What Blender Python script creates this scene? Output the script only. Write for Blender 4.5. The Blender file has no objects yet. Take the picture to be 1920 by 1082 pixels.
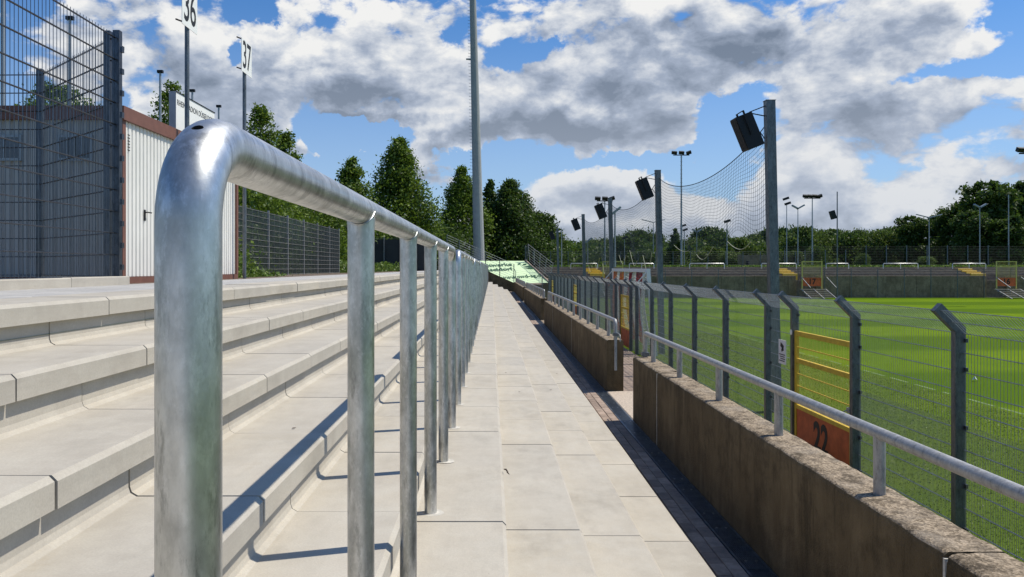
import bpy, bmesh, math, random
import numpy as np
from mathutils import Vector, Matrix, noise as mnoise

random.seed(7)
rng = np.random.default_rng(11)
scene = bpy.context.scene
col = scene.collection
PI = math.pi

# ------------------------------------------------------------------ camera
# eye level is z = 0; the stand runs along +Y, the pitch lies towards +X
cam_data = bpy.data.cameras.new('camera')
cam_data.sensor_width = 36.0
cam_data.lens = 27.19
cam_data.shift_x = 0.0198
cam_data.shift_y = -0.0203
cam_data.clip_start = 0.05
cam_data.clip_end = 6000
cam = bpy.data.objects.new('camera', cam_data)
cam.location = (0, 0, 0)
cam.rotation_euler = (math.radians(90), 0, 0)
col.objects.link(cam)
scene.camera = cam

# ------------------------------------------------------------------ light
SUN = Vector((0.51, 0.15, 0.88)).normalized()
SUN_EL = math.asin(SUN.z)
SUN_AZ = math.atan2(SUN.x, SUN.y)
sun_data = bpy.data.lights.new('sun', 'SUN')
sun_data.energy = 4.4
sun_data.angle = math.radians(0.5)
sun_data.color = (1.0, 0.94, 0.83)
sun = bpy.data.objects.new('sun', sun_data)
sun.rotation_euler = SUN.to_track_quat('Z', 'Y').to_euler()
sun.location = (30, 10, 60)
col.objects.link(sun)

scene.view_settings.view_transform = 'Standard'
scene.view_settings.look = 'None'
scene.view_settings.exposure = 0.14
scene.view_settings.gamma = 1.0
scene.view_settings.use_curve_mapping = False
scene.render.film_transparent = False
scene.cycles.max_bounces = 5
scene.cycles.transparent_max_bounces = 8

world = bpy.data.worlds.new('World')
scene.world = world
world.use_nodes = True
world.cycles.sampling_method = 'NONE'


def build_world():
    nt = world.node_tree
    N, L = nt.nodes, nt.links
    N.clear()

    def mth(op, a, b=None, c=None, clamp=False):
        n = N.new('ShaderNodeMath')
        n.operation = op
        n.use_clamp = clamp
        for i, v in enumerate((a, b, c)):
            if v is None:
                continue
            if isinstance(v, (int, float)):
                n.inputs[i].default_value = v
            else:
                L.new(v, n.inputs[i])
        return n.outputs[0]

    def smooth(v, lo, hi):
        n = N.new('ShaderNodeMapRange')
        n.interpolation_type = 'SMOOTHSTEP'
        n.inputs[1].default_value = lo
        n.inputs[2].default_value = hi
        L.new(v, n.inputs[0])
        return n.outputs[0]

    def mixc(f, a, b):
        n = N.new('ShaderNodeMix')
        n.data_type = 'RGBA'
        for k, v in ((0, f), (6, a), (7, b)):
            if isinstance(v, tuple):
                n.inputs[k].default_value = (*v, 1)
            elif isinstance(v, (int, float)):
                n.inputs[k].default_value = v
            else:
                L.new(v, n.inputs[k])
        return n.outputs[2]

    out = N.new('ShaderNodeOutputWorld')
    sky = N.new('ShaderNodeTexSky')
    sky.sky_type = 'NISHITA'
    sky.sun_disc = False
    sky.sun_elevation = SUN_EL
    sky.sun_rotation = SUN_AZ
    sky.air_density = 1.0
    sky.dust_density = 0.4
    sky.ozone_density = 2.2
    tc = N.new('ShaderNodeTexCoord')
    d = tc.outputs['Generated']
    sep = N.new('ShaderNodeSeparateXYZ')
    L.new(d, sep.inputs[0])
    X, Y, Z = sep.outputs
    az = mth('ARCTAN2', X, Y)
    el = mth('ARCSINE', Z)
    # ragged outlines: the masses are looked up in wobbling directions
    wn = N.new('ShaderNodeTexNoise')
    wn.inputs['Scale'].default_value = 11
    wn.inputs['Detail'].default_value = 6
    wn.inputs['Roughness'].default_value = .6
    L.new(d, wn.inputs['Vector'])
    wsep = N.new('ShaderNodeSeparateColor')
    L.new(wn.outputs['Color'], wsep.inputs[0])
    azw = mth('ADD', az, mth('MULTIPLY', mth('SUBTRACT', wsep.outputs[0], .5), .16))
    elw = mth('ADD', el, mth('MULTIPLY', mth('SUBTRACT', wsep.outputs[1], .5), .10))

    # directions of the big cloud masses and of the blue gaps between them: azimuth, elevation (degrees), widths, weight
    B = [
        # px, py, rx, ry, w  in the photograph's measure, turned into angles below
        (1330, 60, 420, 110, .60), (1080, 20, 230, 80, .50), (1620, 50, 240, 80, .45), (1450, 130, 170, 60, .40), (1250, 140, 200, 50, .45),
        (620, 110, 150, 90, .85), (790, 50, 190, 90, .60), (330, 60, 200, 80, .80), (270, 190, 190, 80, .70), (100, 60, 220, 70, .85), (450, 190, 110, 70, .7), (720, 150, 120, 50, .45),
        (930, 175, 110, 70, .85), (1000, 235, 180, 42, .95), (1200, 230, 140, 48, 1.0), (850, 235, 70, 40, .65), (1090, 170, 110, 45, .60), (1090, 285, 130, 22, .6),
        (1540, 225, 150, 60, .65), (1730, 245, 170, 55, .72), (1880, 190, 110, 70, .85), (1640, 180, 130, 40, .50),
        (1120, 350, 150, 50, 1.0), (560, 120, 130, 60, .35), (880, 260, 70, 30, .4), (1040, 400, 150, 45, .95), (1620, 345, 200, 45, .90), (1840, 320, 150, 50, .95), (1700, 400, 260, 40, .8), (1600, 410, 340, 50, .75), (1320, 400, 160, 50, .75), (1500, 300, 80, 40, .6),
        (700, 212, 110, 11, 1.0), (840, 360, 70, 50, .8), (820, 430, 300, 26, .7), (1000, 450, 300, 26, .6), (1300, 440, 500, 36, .75), (1750, 430, 300, 36, .7),
        (640, 262, 120, 36, -1.0), (570, 215, 60, 30, -.9), (740, 300, 90, 40, -.9), (620, 330, 90, 50, -.9), (900, 312, 80, 26, -1.0), (700, 235, 110, 10, -.5),
        (990, 98, 40, 18, -1.7), (485, 22, 36, 30, -1.5), (425, 95, 38, 24, -1.5), (1000, 310, 110, 14, -.8), (1170, 292, 110, 14, -1.0), (560, 180, 60, 20, -.5),
        (1390, 205, 46, 36, -1.3), (1345, 275, 50, 30, -1.2), (1250, 300, 70, 16, -.9), (1905, 18, 50, 30, -1.5), (1840, 122, 80, 22, -1.4), (1700, 150, 60, 20, -.6), (865, 75, 22, 24, -.5),
        (558, 280, 34, 26, 1.8), (800, 300, 30, 26, 1.8), (602, 300, 18, 12, 1.4), (700, 305, 40, 14, 1.2), (1305, 298, 25, 9, 1.2), (712, 298, 12, 9, 1.0),
        (60, 205, 80, 36, -1.5), (240, 212, 26, 26, -.8),
    ]
    # thicker, greyer bellies
    G = [(1240, 95, 300, 60, .24), (1480, 70, 150, 60, .20), (1000, 20, 120, 40, .14), (640, 140, 110, 45, .12), (300, 150, 120, 60, .14), (980, 250, 120, 30, .08), (1640, 210, 110, 40, .12)]
    acc = und = grey = None
    for (px, py, rx, ry, w, kind) in [b + (0,) for b in B] + [b + (1,) for b in G]:
        u, v = (px - 922) / 1450, (502 - py) / 1450
        a0 = math.atan(u)
        e0 = math.atan(v / math.hypot(u, 1))
        ra = rx / 1450 / (1 + u * u)
        re = ry / 1450 / math.sqrt(1 + u * u)
        p = mth('MULTIPLY', mth('SUBTRACT', azw, a0), 1 / ra)
        q = mth('MULTIPLY', mth('SUBTRACT', elw, e0), 1 / re)
        r2 = mth('ADD', mth('MULTIPLY', p, p), mth('MULTIPLY', q, q))
        g = mth('MULTIPLY', mth('POWER', 0.42, r2), w * (.8 if kind == 0 else 1))
        if kind:
            grey = g if grey is None else mth('ADD', grey, g)
            continue
        acc = g if acc is None else mth('ADD', acc, g)
        if w > 0:
            gq = mth('MULTIPLY', g, q)
            und = gq if und is None else mth('ADD', und, gq)

    # puffy cumulus detail
    def density(offset):
        mp = N.new('ShaderNodeMapping')
        mp.inputs['Location'].default_value = offset
        mp.inputs['Scale'].default_value = (1, 1, 1.7)
        L.new(d, mp.inputs[0])
        w1 = N.new('ShaderNodeTexNoise')
        w1.inputs['Scale'].default_value = 9
        w1.inputs['Detail'].default_value = 3
        L.new(mp.outputs[0], w1.inputs['Vector'])
        warp = N.new('ShaderNodeVectorMath')
        warp.operation = 'MULTIPLY_ADD'
        warp.inputs[1].default_value = (.045, .045, .045)
        L.new(w1.outputs['Color'], warp.inputs[0])
        L.new(mp.outputs[0], warp.inputs[2])
        n1 = N.new('ShaderNodeTexNoise')
        n1.inputs['Scale'].default_value = 7.5
        n1.inputs['Detail'].default_value = 7
        n1.inputs['Roughness'].default_value = .6
        L.new(warp.outputs[0], n1.inputs['Vector'])
        vo = N.new('ShaderNodeTexVoronoi')
        vo.feature = 'F1'
        vo.inputs['Scale'].default_value = 15
        vo.inputs['Detail'].default_value = 2.0
        vo.inputs['Roughness'].default_value = .5
        L.new(warp.outputs[0], vo.inputs['Vector'])
        bil = mth('SUBTRACT', .45, vo.outputs['Distance'])
        return mth('ADD', mth('MULTIPLY', mth('SUBTRACT', n1.outputs['Fac'], .5), 3.5), mth('MULTIPLY', bil, .42))

    d0 = density((0, 0, 0))
    d1 = density((SUN.x * .022, SUN.y * .022, .045))
    dens = mth('ADD', d0, mth('ADD', acc, -.20))
    alpha = smooth(dens, -.09, .24)
    thick = smooth(dens, .05, 1.25)
    relief = mth('SUBTRACT', d0, d1)                         # how much a billow faces the sun
    shade = mth('ADD', mth('MULTIPLY', relief, .85), mth('MULTIPLY', und, .62))
    shade = mth('ADD', shade, mth('MULTIPLY', thick, -.34))
    shade = mth('SUBTRACT', mth('ADD', shade, .77), grey)
    ramp = N.new('ShaderNodeValToRGB')
    cr = ramp.color_ramp
    cr.elements[0].position = .05
    cr.elements[0].color = (.20, .255, .35, 1)
    cr.elements[1].position = .95
    cr.elements[1].color = (.98, .98, .97, 1)
    e = cr.elements.new(.42)
    e.color = (.40, .47, .60, 1)
    e = cr.elements.new(.70)
    e.color = (.70, .745, .82, 1)
    L.new(shade, ramp.inputs[0])
    cloud = ramp.outputs[0]
    # towards the horizon clouds sit in more air
    low = smooth(el, .30, .0)
    cloud = mixc(mth('MULTIPLY', low, .55), cloud, (.58, .64, .74))
    up = smooth(el, -.02, .02)
    alpha = mth('MULTIPLY', alpha, up)

    bg1 = N.new('ShaderNodeBackground')
    bg1.inputs[1].default_value = .105
    tint = mixc(1.0, sky.outputs[0], (.40, .75, 1.10))
    tint.node.blend_type = 'MULTIPLY'
    air = mixc(mth('MULTIPLY', smooth(el, .36, -.03), .62), tint, (4.9, 5.7, 6.9))
    L.new(air, bg1.inputs[0])
    bg2 = N.new('ShaderNodeBackground')
    bg2.inputs[1].default_value = .82
    L.new(cloud, bg2.inputs[0])
    mix = N.new('ShaderNodeMixShader')
    L.new(alpha, mix.inputs[0])
    L.new(bg1.outputs[0], mix.inputs[1])
    L.new(bg2.outputs[0], mix.inputs[2])
    L.new(mix.outputs[0], out.inputs[0])


build_world()

# ------------------------------------------------------------------ helpers


def P(px, py, d):
    """point at distance d along the stand, from a measurement in the photograph"""
    return Vector(((px - 922) / 1450 * d, d, (502 - py) / 1450 * d))


class MB:
    """collects geometry for ONE mesh object"""

    def __init__(self):
        self.v, self.f, self.s = [], [], []

    def add(self, verts, faces, smooth=False):
        o = len(self.v)
        self.v.extend([tuple(p) for p in verts])
        self.f.extend([tuple(i + o for i in f) for f in faces])
        self.s.extend([smooth] * len(faces))
        return self

    def box(self, x0, x1, y0, y1, z0, z1):
        v = [(x, y, z) for x in (x0, x1) for y in (y0, y1) for z in (z0, z1)]
        return self.add(v, [(0, 1, 3, 2), (4, 6, 7, 5), (0, 4, 5, 1), (2, 3, 7, 6), (0, 2, 6, 4), (1, 5, 7, 3)])

    def cbox(self, x0, x1, y0, y1, z0, z1, c=.004):
        """box with its top edges chamfered"""
        v = [(x0, y0, z0), (x1, y0, z0), (x1, y1, z0), (x0, y1, z0),
             (x0, y0, z1 - c), (x1, y0, z1 - c), (x1, y1, z1 - c), (x0, y1, z1 - c),
             (x0 + c, y0 + c, z1), (x1 - c, y0 + c, z1), (x1 - c, y1 - c, z1), (x0 + c, y1 - c, z1)]
        f = [(3, 2, 1, 0), (0, 1, 5, 4), (1, 2, 6, 5), (2, 3, 7, 6), (3, 0, 4, 7),
             (4, 5, 9, 8), (5, 6, 10, 9), (6, 7, 11, 10), (7, 4, 8, 11), (8, 9, 10, 11)]
        return self.add(v, f)

    def obox(self, c, ax, ay, az, hx, hy, hz):
        """oriented box: centre, three axes, half sizes"""
        c, ax, ay, az = Vector(c), Vector(ax).normalized(), Vector(ay).normalized(), Vector(az).normalized()
        v = [c + ax * hx * i + ay * hy * j + az * hz * k for i in (-1, 1) for j in (-1, 1) for k in (-1, 1)]
        return self.add(v, [(0, 1, 3, 2), (4, 6, 7, 5), (0, 4, 5, 1), (2, 3, 7, 6), (0, 2, 6, 4), (1, 5, 7, 3)])

    def tube(self, pts, r, n=8, caps=True, smooth=True):
        pts = [Vector(p) for p in pts]
        rs = r if isinstance(r, (list, tuple)) else [r] * len(pts)
        rings = []
        t0 = (pts[1] - pts[0]).normalized()
        up = Vector((0, 0, 1)) if abs(t0.z) < .9 else Vector((0, 1, 0))
        a = t0.cross(up).normalized()
        verts = []
        for i, p in enumerate(pts):
            if i == 0:
                t = t0
            elif i == len(pts) - 1:
                t = (pts[i] - pts[i - 1]).normalized()
            else:
                t = ((pts[i] - pts[i - 1]).normalized() + (pts[i + 1] - pts[i]).normalized()).normalized()
            a = (a - t * a.dot(t)).normalized()
            b = t.cross(a)
            for k in range(n):
                an = 2 * PI * k / n
                verts.append(p + (a * math.cos(an) + b * math.sin(an)) * rs[i])
        faces = []
        for i in range(len(pts) - 1):
            for k in range(n):
                k2 = (k + 1) % n
                faces.append((i * n + k, i * n + k2, (i + 1) * n + k2, (i + 1) * n + k))
        o = len(faces)
        self.add(verts, faces, smooth)
        if caps:
            m = len(pts)
            self.add(verts[:n], [tuple(range(n - 1, -1, -1))])
            self.add(verts[(m - 1) * n:], [tuple(range(n))])
        return self

    def prism_y(self, prof, y0, y1, smooth=False):
        """profile of (x, z) points, clockwise or not, pushed along y"""
        n = len(prof)
        v = [(x, y0, z) for x, z in prof] + [(x, y1, z) for x, z in prof]
        f = [(i, (i + 1) % n, (i + 1) % n + n, i + n) for i in range(n)]
        f += [tuple(range(n - 1, -1, -1)), tuple(range(n, 2 * n))]
        return self.add(v, f, smooth)

    def prism_x(self, prof, x0, x1):
        n = len(prof)
        v = [(x0, y, z) for y, z in prof] + [(x1, y, z) for y, z in prof]
        f = [(i, (i + 1) % n, (i + 1) % n + n, i + n) for i in range(n)]
        f += [tuple(range(n - 1, -1, -1)), tuple(range(n, 2 * n))]
        return self.add(v, f)

    def mesh(self, name, mat, fix=True):
        me = bpy.data.meshes.new(name)
        me.from_pydata(self.v, [], self.f)
        me.polygons.foreach_set('use_smooth', self.s)
        if fix:
            bm = bmesh.new()
            bm.from_mesh(me)
            bmesh.ops.recalc_face_normals(bm, faces=bm.faces)
            bm.to_mesh(me)
            bm.free()
        if mat:
            me.materials.append(mat)
        me.update()
        return me

    def build(self, name, mat, parent=None, loc=None, fix=True, smooth_angle=None):
        me = self.mesh(name, mat, fix)
        if smooth_angle:
            me.polygons.foreach_set('use_smooth', [True] * len(me.polygons))
            me.set_sharp_from_angle(angle=math.radians(smooth_angle))
        return put(name, me, parent, loc)


def put(name, me, parent=None, loc=None, rot=None):
    o = bpy.data.objects.new(name, me)
    col.objects.link(o)
    if parent is not None:
        o.parent = parent
    if loc is not None:
        o.location = loc
    if rot is not None:
        o.rotation_euler = rot
    return o


def tag(o, label=None, cat=None, group=None, kind=None):
    if label:
        o['label'] = label
    if cat:
        o['category'] = cat
    if group:
        o['group'] = group
    if kind:
        o['kind'] = kind
    return o


def thing(name, label, cat, loc=(0, 0, 0), group=None, rot=None):
    o = bpy.data.objects.new(name, None)
    o.empty_display_size = .2
    o.location = loc
    if rot:
        o.rotation_euler = rot
    col.objects.link(o)
    return tag(o, label, cat, group)


def copy_tree(o, parent=None):
    c = o.copy()
    col.objects.link(c)
    c.parent = parent
    for ch in o.children:
        copy_tree(ch, c)
    return c


def structure(name, label=None):
    o = bpy.data.objects.new(name, None)
    col.objects.link(o)
    o['kind'] = 'structure'
    if label:
        o['label'] = label
    return o


def text_obj(name, body, mat, parent, origin, xdir, ydir, size, xs=1.0, bold=0.0, depth=.002, align='CENTER', spacing=1.0):
    cu = bpy.data.curves.new(name, 'FONT')
    cu.body = body
    cu.size = size
    cu.align_x = align
    cu.align_y = 'CENTER'
    cu.offset = bold
    cu.extrude = depth
    cu.space_character = spacing
    cu.resolution_u = 4
    tmp = bpy.data.objects.new('tmp', cu)
    col.objects.link(tmp)
    dg = bpy.context.evaluated_depsgraph_get()
    me = bpy.data.meshes.new_from_object(tmp.evaluated_get(dg))
    bpy.data.objects.remove(tmp)
    bpy.data.curves.remove(cu)
    me.name = name
    me.materials.clear()
    me.materials.append(mat)
    xd, yd = Vector(xdir).normalized(), Vector(ydir).normalized()
    zd = xd.cross(yd)
    M = Matrix((xd, yd, zd)).transposed().to_4x4()
    M.translation = Vector(origin)
    S = Matrix.Diagonal((xs, 1, 1, 1))
    me.transform(M @ S)
    return put(name, me, parent)


# ------------------------------------------------------------------ materials


class MT:
    def __init__(self, name, rough=.7, metal=0.0, spec=.5):
        self.m = bpy.data.materials.new(name)
        self.m.use_nodes = True
        self.nt = self.m.node_tree
        self.N, self.L = self.nt.nodes, self.nt.links
        self.b = self.N['Principled BSDF']
        self.b.inputs['Roughness'].default_value = rough
        self.b.inputs['Metallic'].default_value = metal
        self.b.inputs['Specular IOR Level'].default_value = spec
        self._pos = None

    def pos(self):
        if self._pos is None:
            self._pos = self.N.new('ShaderNodeNewGeometry').outputs['Position']
        return self._pos

    def gen(self, out):
        n = self.N.new('ShaderNodeTexCoord')
        return n.outputs[out]

    def mapping(self, scale, vec=None, loc=(0, 0, 0)):
        n = self.N.new('ShaderNodeMapping')
        n.inputs['Scale'].default_value = scale
        n.inputs['Location'].default_value = loc
        self.L.new(vec if vec is not None else self.pos(), n.inputs[0])
        return n.outputs[0]

    def noise(self, scale, detail=4, rough=.55, vec=None, dist=0.0):
        n = self.N.new('ShaderNodeTexNoise')
        n.inputs['Scale'].default_value = scale
        n.inputs['Detail'].default_value = detail
        n.inputs['Roughness'].default_value = rough
        n.inputs['Distortion'].default_value = dist
        self.L.new(vec if vec is not None else self.pos(), n.inputs['Vector'])
        return n.outputs['Fac']

    def voronoi(self, scale, vec=None, feature='F1', out='Distance'):
        n = self.N.new('ShaderNodeTexVoronoi')
        n.feature = feature
        n.inputs['Scale'].default_value = scale
        self.L.new(vec if vec is not None else self.pos(), n.inputs['Vector'])
        return n.outputs[out]

    def ramp(self, v, lo, hi, a=0.0, b=1.0):
        n = self.N.new('ShaderNodeMapRange')
        n.inputs[1].default_value = lo
        n.inputs[2].default_value = hi
        n.inputs[3].default_value = a
        n.inputs[4].default_value = b
        self.L.new(v, n.inputs[0])
        return n.outputs[0]

    def mix(self, f, a, b, blend='MIX'):
        n = self.N.new('ShaderNodeMix')
        n.data_type = 'RGBA'
        n.blend_type = blend
        for k, v in ((0, f), (6, a), (7, b)):
            if isinstance(v, tuple):
                n.inputs[k].default_value = (*v[:3], 1)
            elif isinstance(v, (int, float)):
                n.inputs[k].default_value = v
            else:
                self.L.new(v, n.inputs[k])
        return n.outputs[2]

    def math(self, op, a, b=None):
        n = self.N.new('ShaderNodeMath')
        n.operation = op
        for i, v in enumerate((a, b)):
            if v is None:
                continue
            if isinstance(v, (int, float)):
                n.inputs[i].default_value = v
            else:
                self.L.new(v, n.inputs[i])
        return n.outputs[0]

    def color(self, c):
        if isinstance(c, tuple):
            self.b.inputs['Base Color'].default_value = (*c[:3], 1)
        else:
            self.L.new(c, self.b.inputs['Base Color'])
        return self

    def rough(self, v):
        self.L.new(v, self.b.inputs['Roughness'])
        return self

    def bump(self, h, strength=.3, dist=.005):
        n = self.N.new('ShaderNodeBump')
        n.inputs['Strength'].default_value = strength
        n.inputs['Distance'].default_value = dist
        self.L.new(h, n.inputs['Height'])
        self.L.new(n.outputs[0], self.b.inputs['Normal'])
        return self


def obj_random(t):
    return t.N.new('ShaderNodeObjectInfo').outputs['Random']


def mat_slab():
    t = MT('precast_concrete', .8, 0, .3)
    big = t.ramp(t.noise(1.3, 6, .66), .32, .68)
    c = t.mix(big, (.455, .405, .32), (.58, .525, .43))
    r = obj_random(t)
    c = t.mix(t.math('MULTIPLY', r, .75), c, (.415, .385, .335))
    streak = t.ramp(t.noise(1.0, 6, .65, t.mapping((9, 2.2, 26))), .40, .70)
    c = t.mix(t.math('MULTIPLY', streak, .40), c, (.345, .315, .265))
    cloudy = t.ramp(t.noise(6.5, 5, .7), .42, .66, 0, .55)
    c = t.mix(cloudy, c, (.53, .495, .42))
    fine = t.noise(160, 3, .6)
    c = t.mix(t.ramp(fine, .3, .75, 0, .38), c, (.28, .25, .205))
    pores = t.ramp(t.voronoi(22), .035, .05, 1, 0)
    sel = t.ramp(t.noise(3, 2), .54, .60)
    c = t.mix(t.math('MULTIPLY', t.math('MULTIPLY', pores, sel), .85), c, (.09, .08, .07))
    stain = t.ramp(t.noise(2.3, 7, .7, t.mapping((1, .5, 1), loc=(5, 3, 1))), .55, .72, 0, .45)
    c = t.mix(stain, c, (.265, .24, .20))
    rust = t.ramp(t.noise(4.1, 7, .72, t.mapping((1, .8, 1), loc=(1, 8, 4))), .63, .74, 0, .35)
    c = t.mix(rust, c, (.36, .29, .19))
    t.color(c)
    t.rough(t.ramp(t.noise(3, 4), .3, .7, .66, .88))
    t.bump(t.math('ADD', t.math('MULTIPLY', fine, .5), t.noise(40, 3)), .2, .002)
    return t.m


def mat_galv(name='galvanised_steel', dark=False, base=None, vertical=True, stain=None, metal=.93, rr=None):
    t = MT(name, .36, metal)
    v = t.mapping((1, 1, .35)) if vertical else t.pos()
    a = t.ramp(t.noise(14, 6, .7, v), .34, .68)
    lo, hi = ((.125, .138, .148), (.215, .230, .240)) if dark else ((.44, .445, .435), (.76, .765, .755))
    if base:
        lo, hi = base
    c = t.mix(a, lo, hi)
    # zinc spangle
    sp = t.N.new('ShaderNodeSeparateColor')
    t.L.new(t.voronoi(70, v, out='Color'), sp.inputs[0])
    c = t.mix(t.ramp(sp.outputs[0], 0, 1, 0, .22), c, hi)
    if stain:
        st = t.ramp(t.noise(4.2, 7, .72, t.mapping((2.2, 2.2, .8), loc=(2, 7, 1))), .47, .66, 0, .60)
        c = t.mix(st, c, stain)
    pale = t.ramp(t.noise(60, 6, .75, t.mapping((1, 1, .5), loc=(9, 1, 4))), .52, .64, 0, .5)
    c = t.mix(pale, c, tuple(min(.8, x * 1.25) for x in hi))
    dirt = t.ramp(t.noise(9, 8, .78, t.mapping((3, 3, .7), loc=(5, 2, 1))), .53, .62, 0, .6)
    c = t.mix(dirt, c, tuple(x * .5 for x in lo))
    mott = t.ramp(t.noise(38, 5, .7, t.mapping((1, 1, .6), loc=(3, 3, 7))), .45, .75, 0, .45)
    c = t.mix(mott, c, tuple(x * .6 for x in lo))
    t.color(c)
    lo_r, hi_r = rr or ((.42, .65) if dark else (.27, .48))
    t.rough(t.ramp(t.noise(9, 5, .6, v), .3, .7, lo_r, hi_r))
    t.bump(t.math('ADD', t.math('MULTIPLY', t.noise(22, 6, .7), .6), t.math('MULTIPLY', t.noise(170, 4, .7), .6)), .20, .0015)
    return t.m


def mat_plain(name, c, rough=.6, metal=0.0, var=.12, scale=6, bump=0.0, spec=.4):
    t = MT(name, rough, metal, spec)
    n = t.ramp(t.noise(scale, 5, .6), .3, .7)
    t.color(t.mix(n, tuple(x * (1 - var) for x in c), tuple(min(1, x * (1 + var)) for x in c)))
    if bump:
        t.bump(t.noise(scale * 6, 4), bump, .004)
    return t.m


def mat_old_wall(name='weathered_wall_concrete', base=(.128, .090, .044), light=(.235, .172, .095), moss=(.040, .030, .014)):
    t = MT(name, .9, 0, .2)
    big = t.ramp(t.noise(.9, 5, .65), .38, .64)
    v1 = t.mapping((1.6, 2.0, .75))
    s = t.ramp(t.noise(1.7, 8, .72, v1, .4), .36, .68)
    c = t.mix(s, base, light)
    c = t.mix(t.math('MULTIPLY', big, .75), c, tuple(x * .55 for x in base))
    v2 = t.mapping((3.6, 4.0, .40), loc=(3, 1, 0))
    s2 = t.ramp(t.noise(1.6, 7, .74, v2, .3), .50, .68, 0, .8)
    c = t.mix(t.math('MULTIPLY', s2, t.ramp(t.noise(.7, 3), .35, .6, .25, 1)), c, moss)
    runs = t.ramp(t.noise(1.4, 5, .66, t.mapping((6, 9, .30), loc=(1, 9, 2))), .63, .75, 0, .65)
    c = t.mix(t.math('MULTIPLY', runs, t.ramp(t.noise(1.1, 3, .5, t.mapping((1, 1, 1), loc=(4, 4, 4))), .42, .6)), c, tuple(min(.6, x * 1.9) for x in light))
    blot = t.ramp(t.noise(4.5, 7, .72), .48, .66, 0, .6)
    c = t.mix(blot, c, moss)
    hole = t.ramp(t.voronoi(7), .03, .05, .8, 0)
    c = t.mix(hole, c, (.03, .022, .015))
    agg = t.ramp(t.noise(85, 4, .65), .42, .62)
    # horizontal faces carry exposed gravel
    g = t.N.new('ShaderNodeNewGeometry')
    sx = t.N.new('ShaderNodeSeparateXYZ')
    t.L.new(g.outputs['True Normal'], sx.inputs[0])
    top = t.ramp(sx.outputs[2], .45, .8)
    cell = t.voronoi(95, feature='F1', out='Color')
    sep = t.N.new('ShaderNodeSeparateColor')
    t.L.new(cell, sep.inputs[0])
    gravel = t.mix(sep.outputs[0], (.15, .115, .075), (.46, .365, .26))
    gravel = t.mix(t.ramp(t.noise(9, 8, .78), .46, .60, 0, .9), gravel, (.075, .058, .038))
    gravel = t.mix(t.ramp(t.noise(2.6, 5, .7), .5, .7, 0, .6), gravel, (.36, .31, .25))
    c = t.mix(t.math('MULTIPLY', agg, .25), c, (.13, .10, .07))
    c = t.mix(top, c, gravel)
    t.color(c)
    h = t.math('ADD', t.math('MULTIPLY', t.voronoi(95), .8), t.noise(60, 5, .7))
    t.bump(h, .55, .008)
    return t.m


def mat_grass_ground():
    t = MT('pitch_turf', .95, 0, .03)
    sep = t.N.new('ShaderNodeSeparateXYZ')
    t.L.new(t.pos(), sep.inputs[0])
    X, Y = sep.outputs[0], sep.outputs[1]
    wob = t.math('MULTIPLY', t.noise(.35, 3), .7)
    ph = t.math('ADD', Y, wob)
    st = t.math('SINE', t.math('MULTIPLY', ph, 2 * PI / 11.0))
    stripe = t.ramp(st, -.25, .25)
    st2 = t.ramp(t.math('SINE', t.math('MULTIPLY', t.math('ADD', X, wob), 2 * PI / 11.0)), -.25, .25)
    inside = t.ramp(t.math('ADD', X, t.math('MULTIPLY', t.noise(1.5, 3), .25)), 10.45, 10.6)
    mown = t.mix(stripe, (.095, .160, .003), (.165, .250, .004))
    mown = t.mix(t.math('MULTIPLY', st2, .25), mown, (.075, .15, .007))
    mown = t.mix(t.ramp(t.noise(.8, 6, .7), .4, .7, 0, .45), mown, (.080, .14, .010))
    rough_ = t.mix(t.ramp(t.noise(1.2, 6, .7), .35, .65), (.095, .150, .012), (.13, .185, .018))
    c = t.mix(inside, rough_, mown)
    c = t.mix(t.ramp(t.noise(28, 4, .7), .35, .7, 0, .5), c, (.030, .060, .008))
    t.color(c)
    t.bump(t.noise(45, 4, .7), .5, .03)
    return t.m


def mat_leaf(name, a, b, c):
    m = bpy.data.materials.new(name)
    m.use_nodes = True
    nt = m.node_tree
    N, L = nt.nodes, nt.links
    N.clear()
    out = N.new('ShaderNodeOutputMaterial')
    g = N.new('ShaderNodeNewGeometry')
    cr = N.new('ShaderNodeValToRGB')
    cr.color_ramp.elements[0].color = (*a, 1)
    cr.color_ramp.elements[1].color = (*c, 1)
    e = cr.color_ramp.elements.new(.55)
    e.color = (*b, 1)
    L.new(g.outputs['Random Per Island'], cr.inputs[0])
    d = N.new('ShaderNodeBsdfDiffuse')
    tr = N.new('ShaderNodeBsdfTranslucent')
    gl = N.new('ShaderNodeBsdfGlossy')
    gl.inputs['Roughness'].default_value = .5
    gl.inputs['Color'].default_value = (.5, .5, .5, 1)
    L.new(cr.outputs[0], d.inputs[0])
    L.new(cr.outputs[0], tr.inputs[0])
    m1 = N.new('ShaderNodeMixShader')
    m1.inputs[0].default_value = .40
    L.new(d.outputs[0], m1.inputs[1])
    L.new(tr.outputs[0], m1.inputs[2])
    m2 = N.new('ShaderNodeMixShader')
    m2.inputs[0].default_value = .05
    L.new(m1.outputs[0], m2.inputs[1])
    L.new(gl.outputs[0], m2.inputs[2])
    L.new(m2.outputs[0], out.inputs[0])
    return m


def mat_paver():
    t = MT('paver_brick', .85, 0, .25)
    r = obj_random(t)
    c = t.mix(r, (.29, .215, .165), (.46, .345, .265))
    c = t.mix(t.ramp(t.noise(9, 6, .7), .4, .7, 0, .6), c, (.10, .085, .07))
    t.color(c)
    t.bump(t.noise(90, 4, .7), .35, .004)
    return t.m


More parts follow.
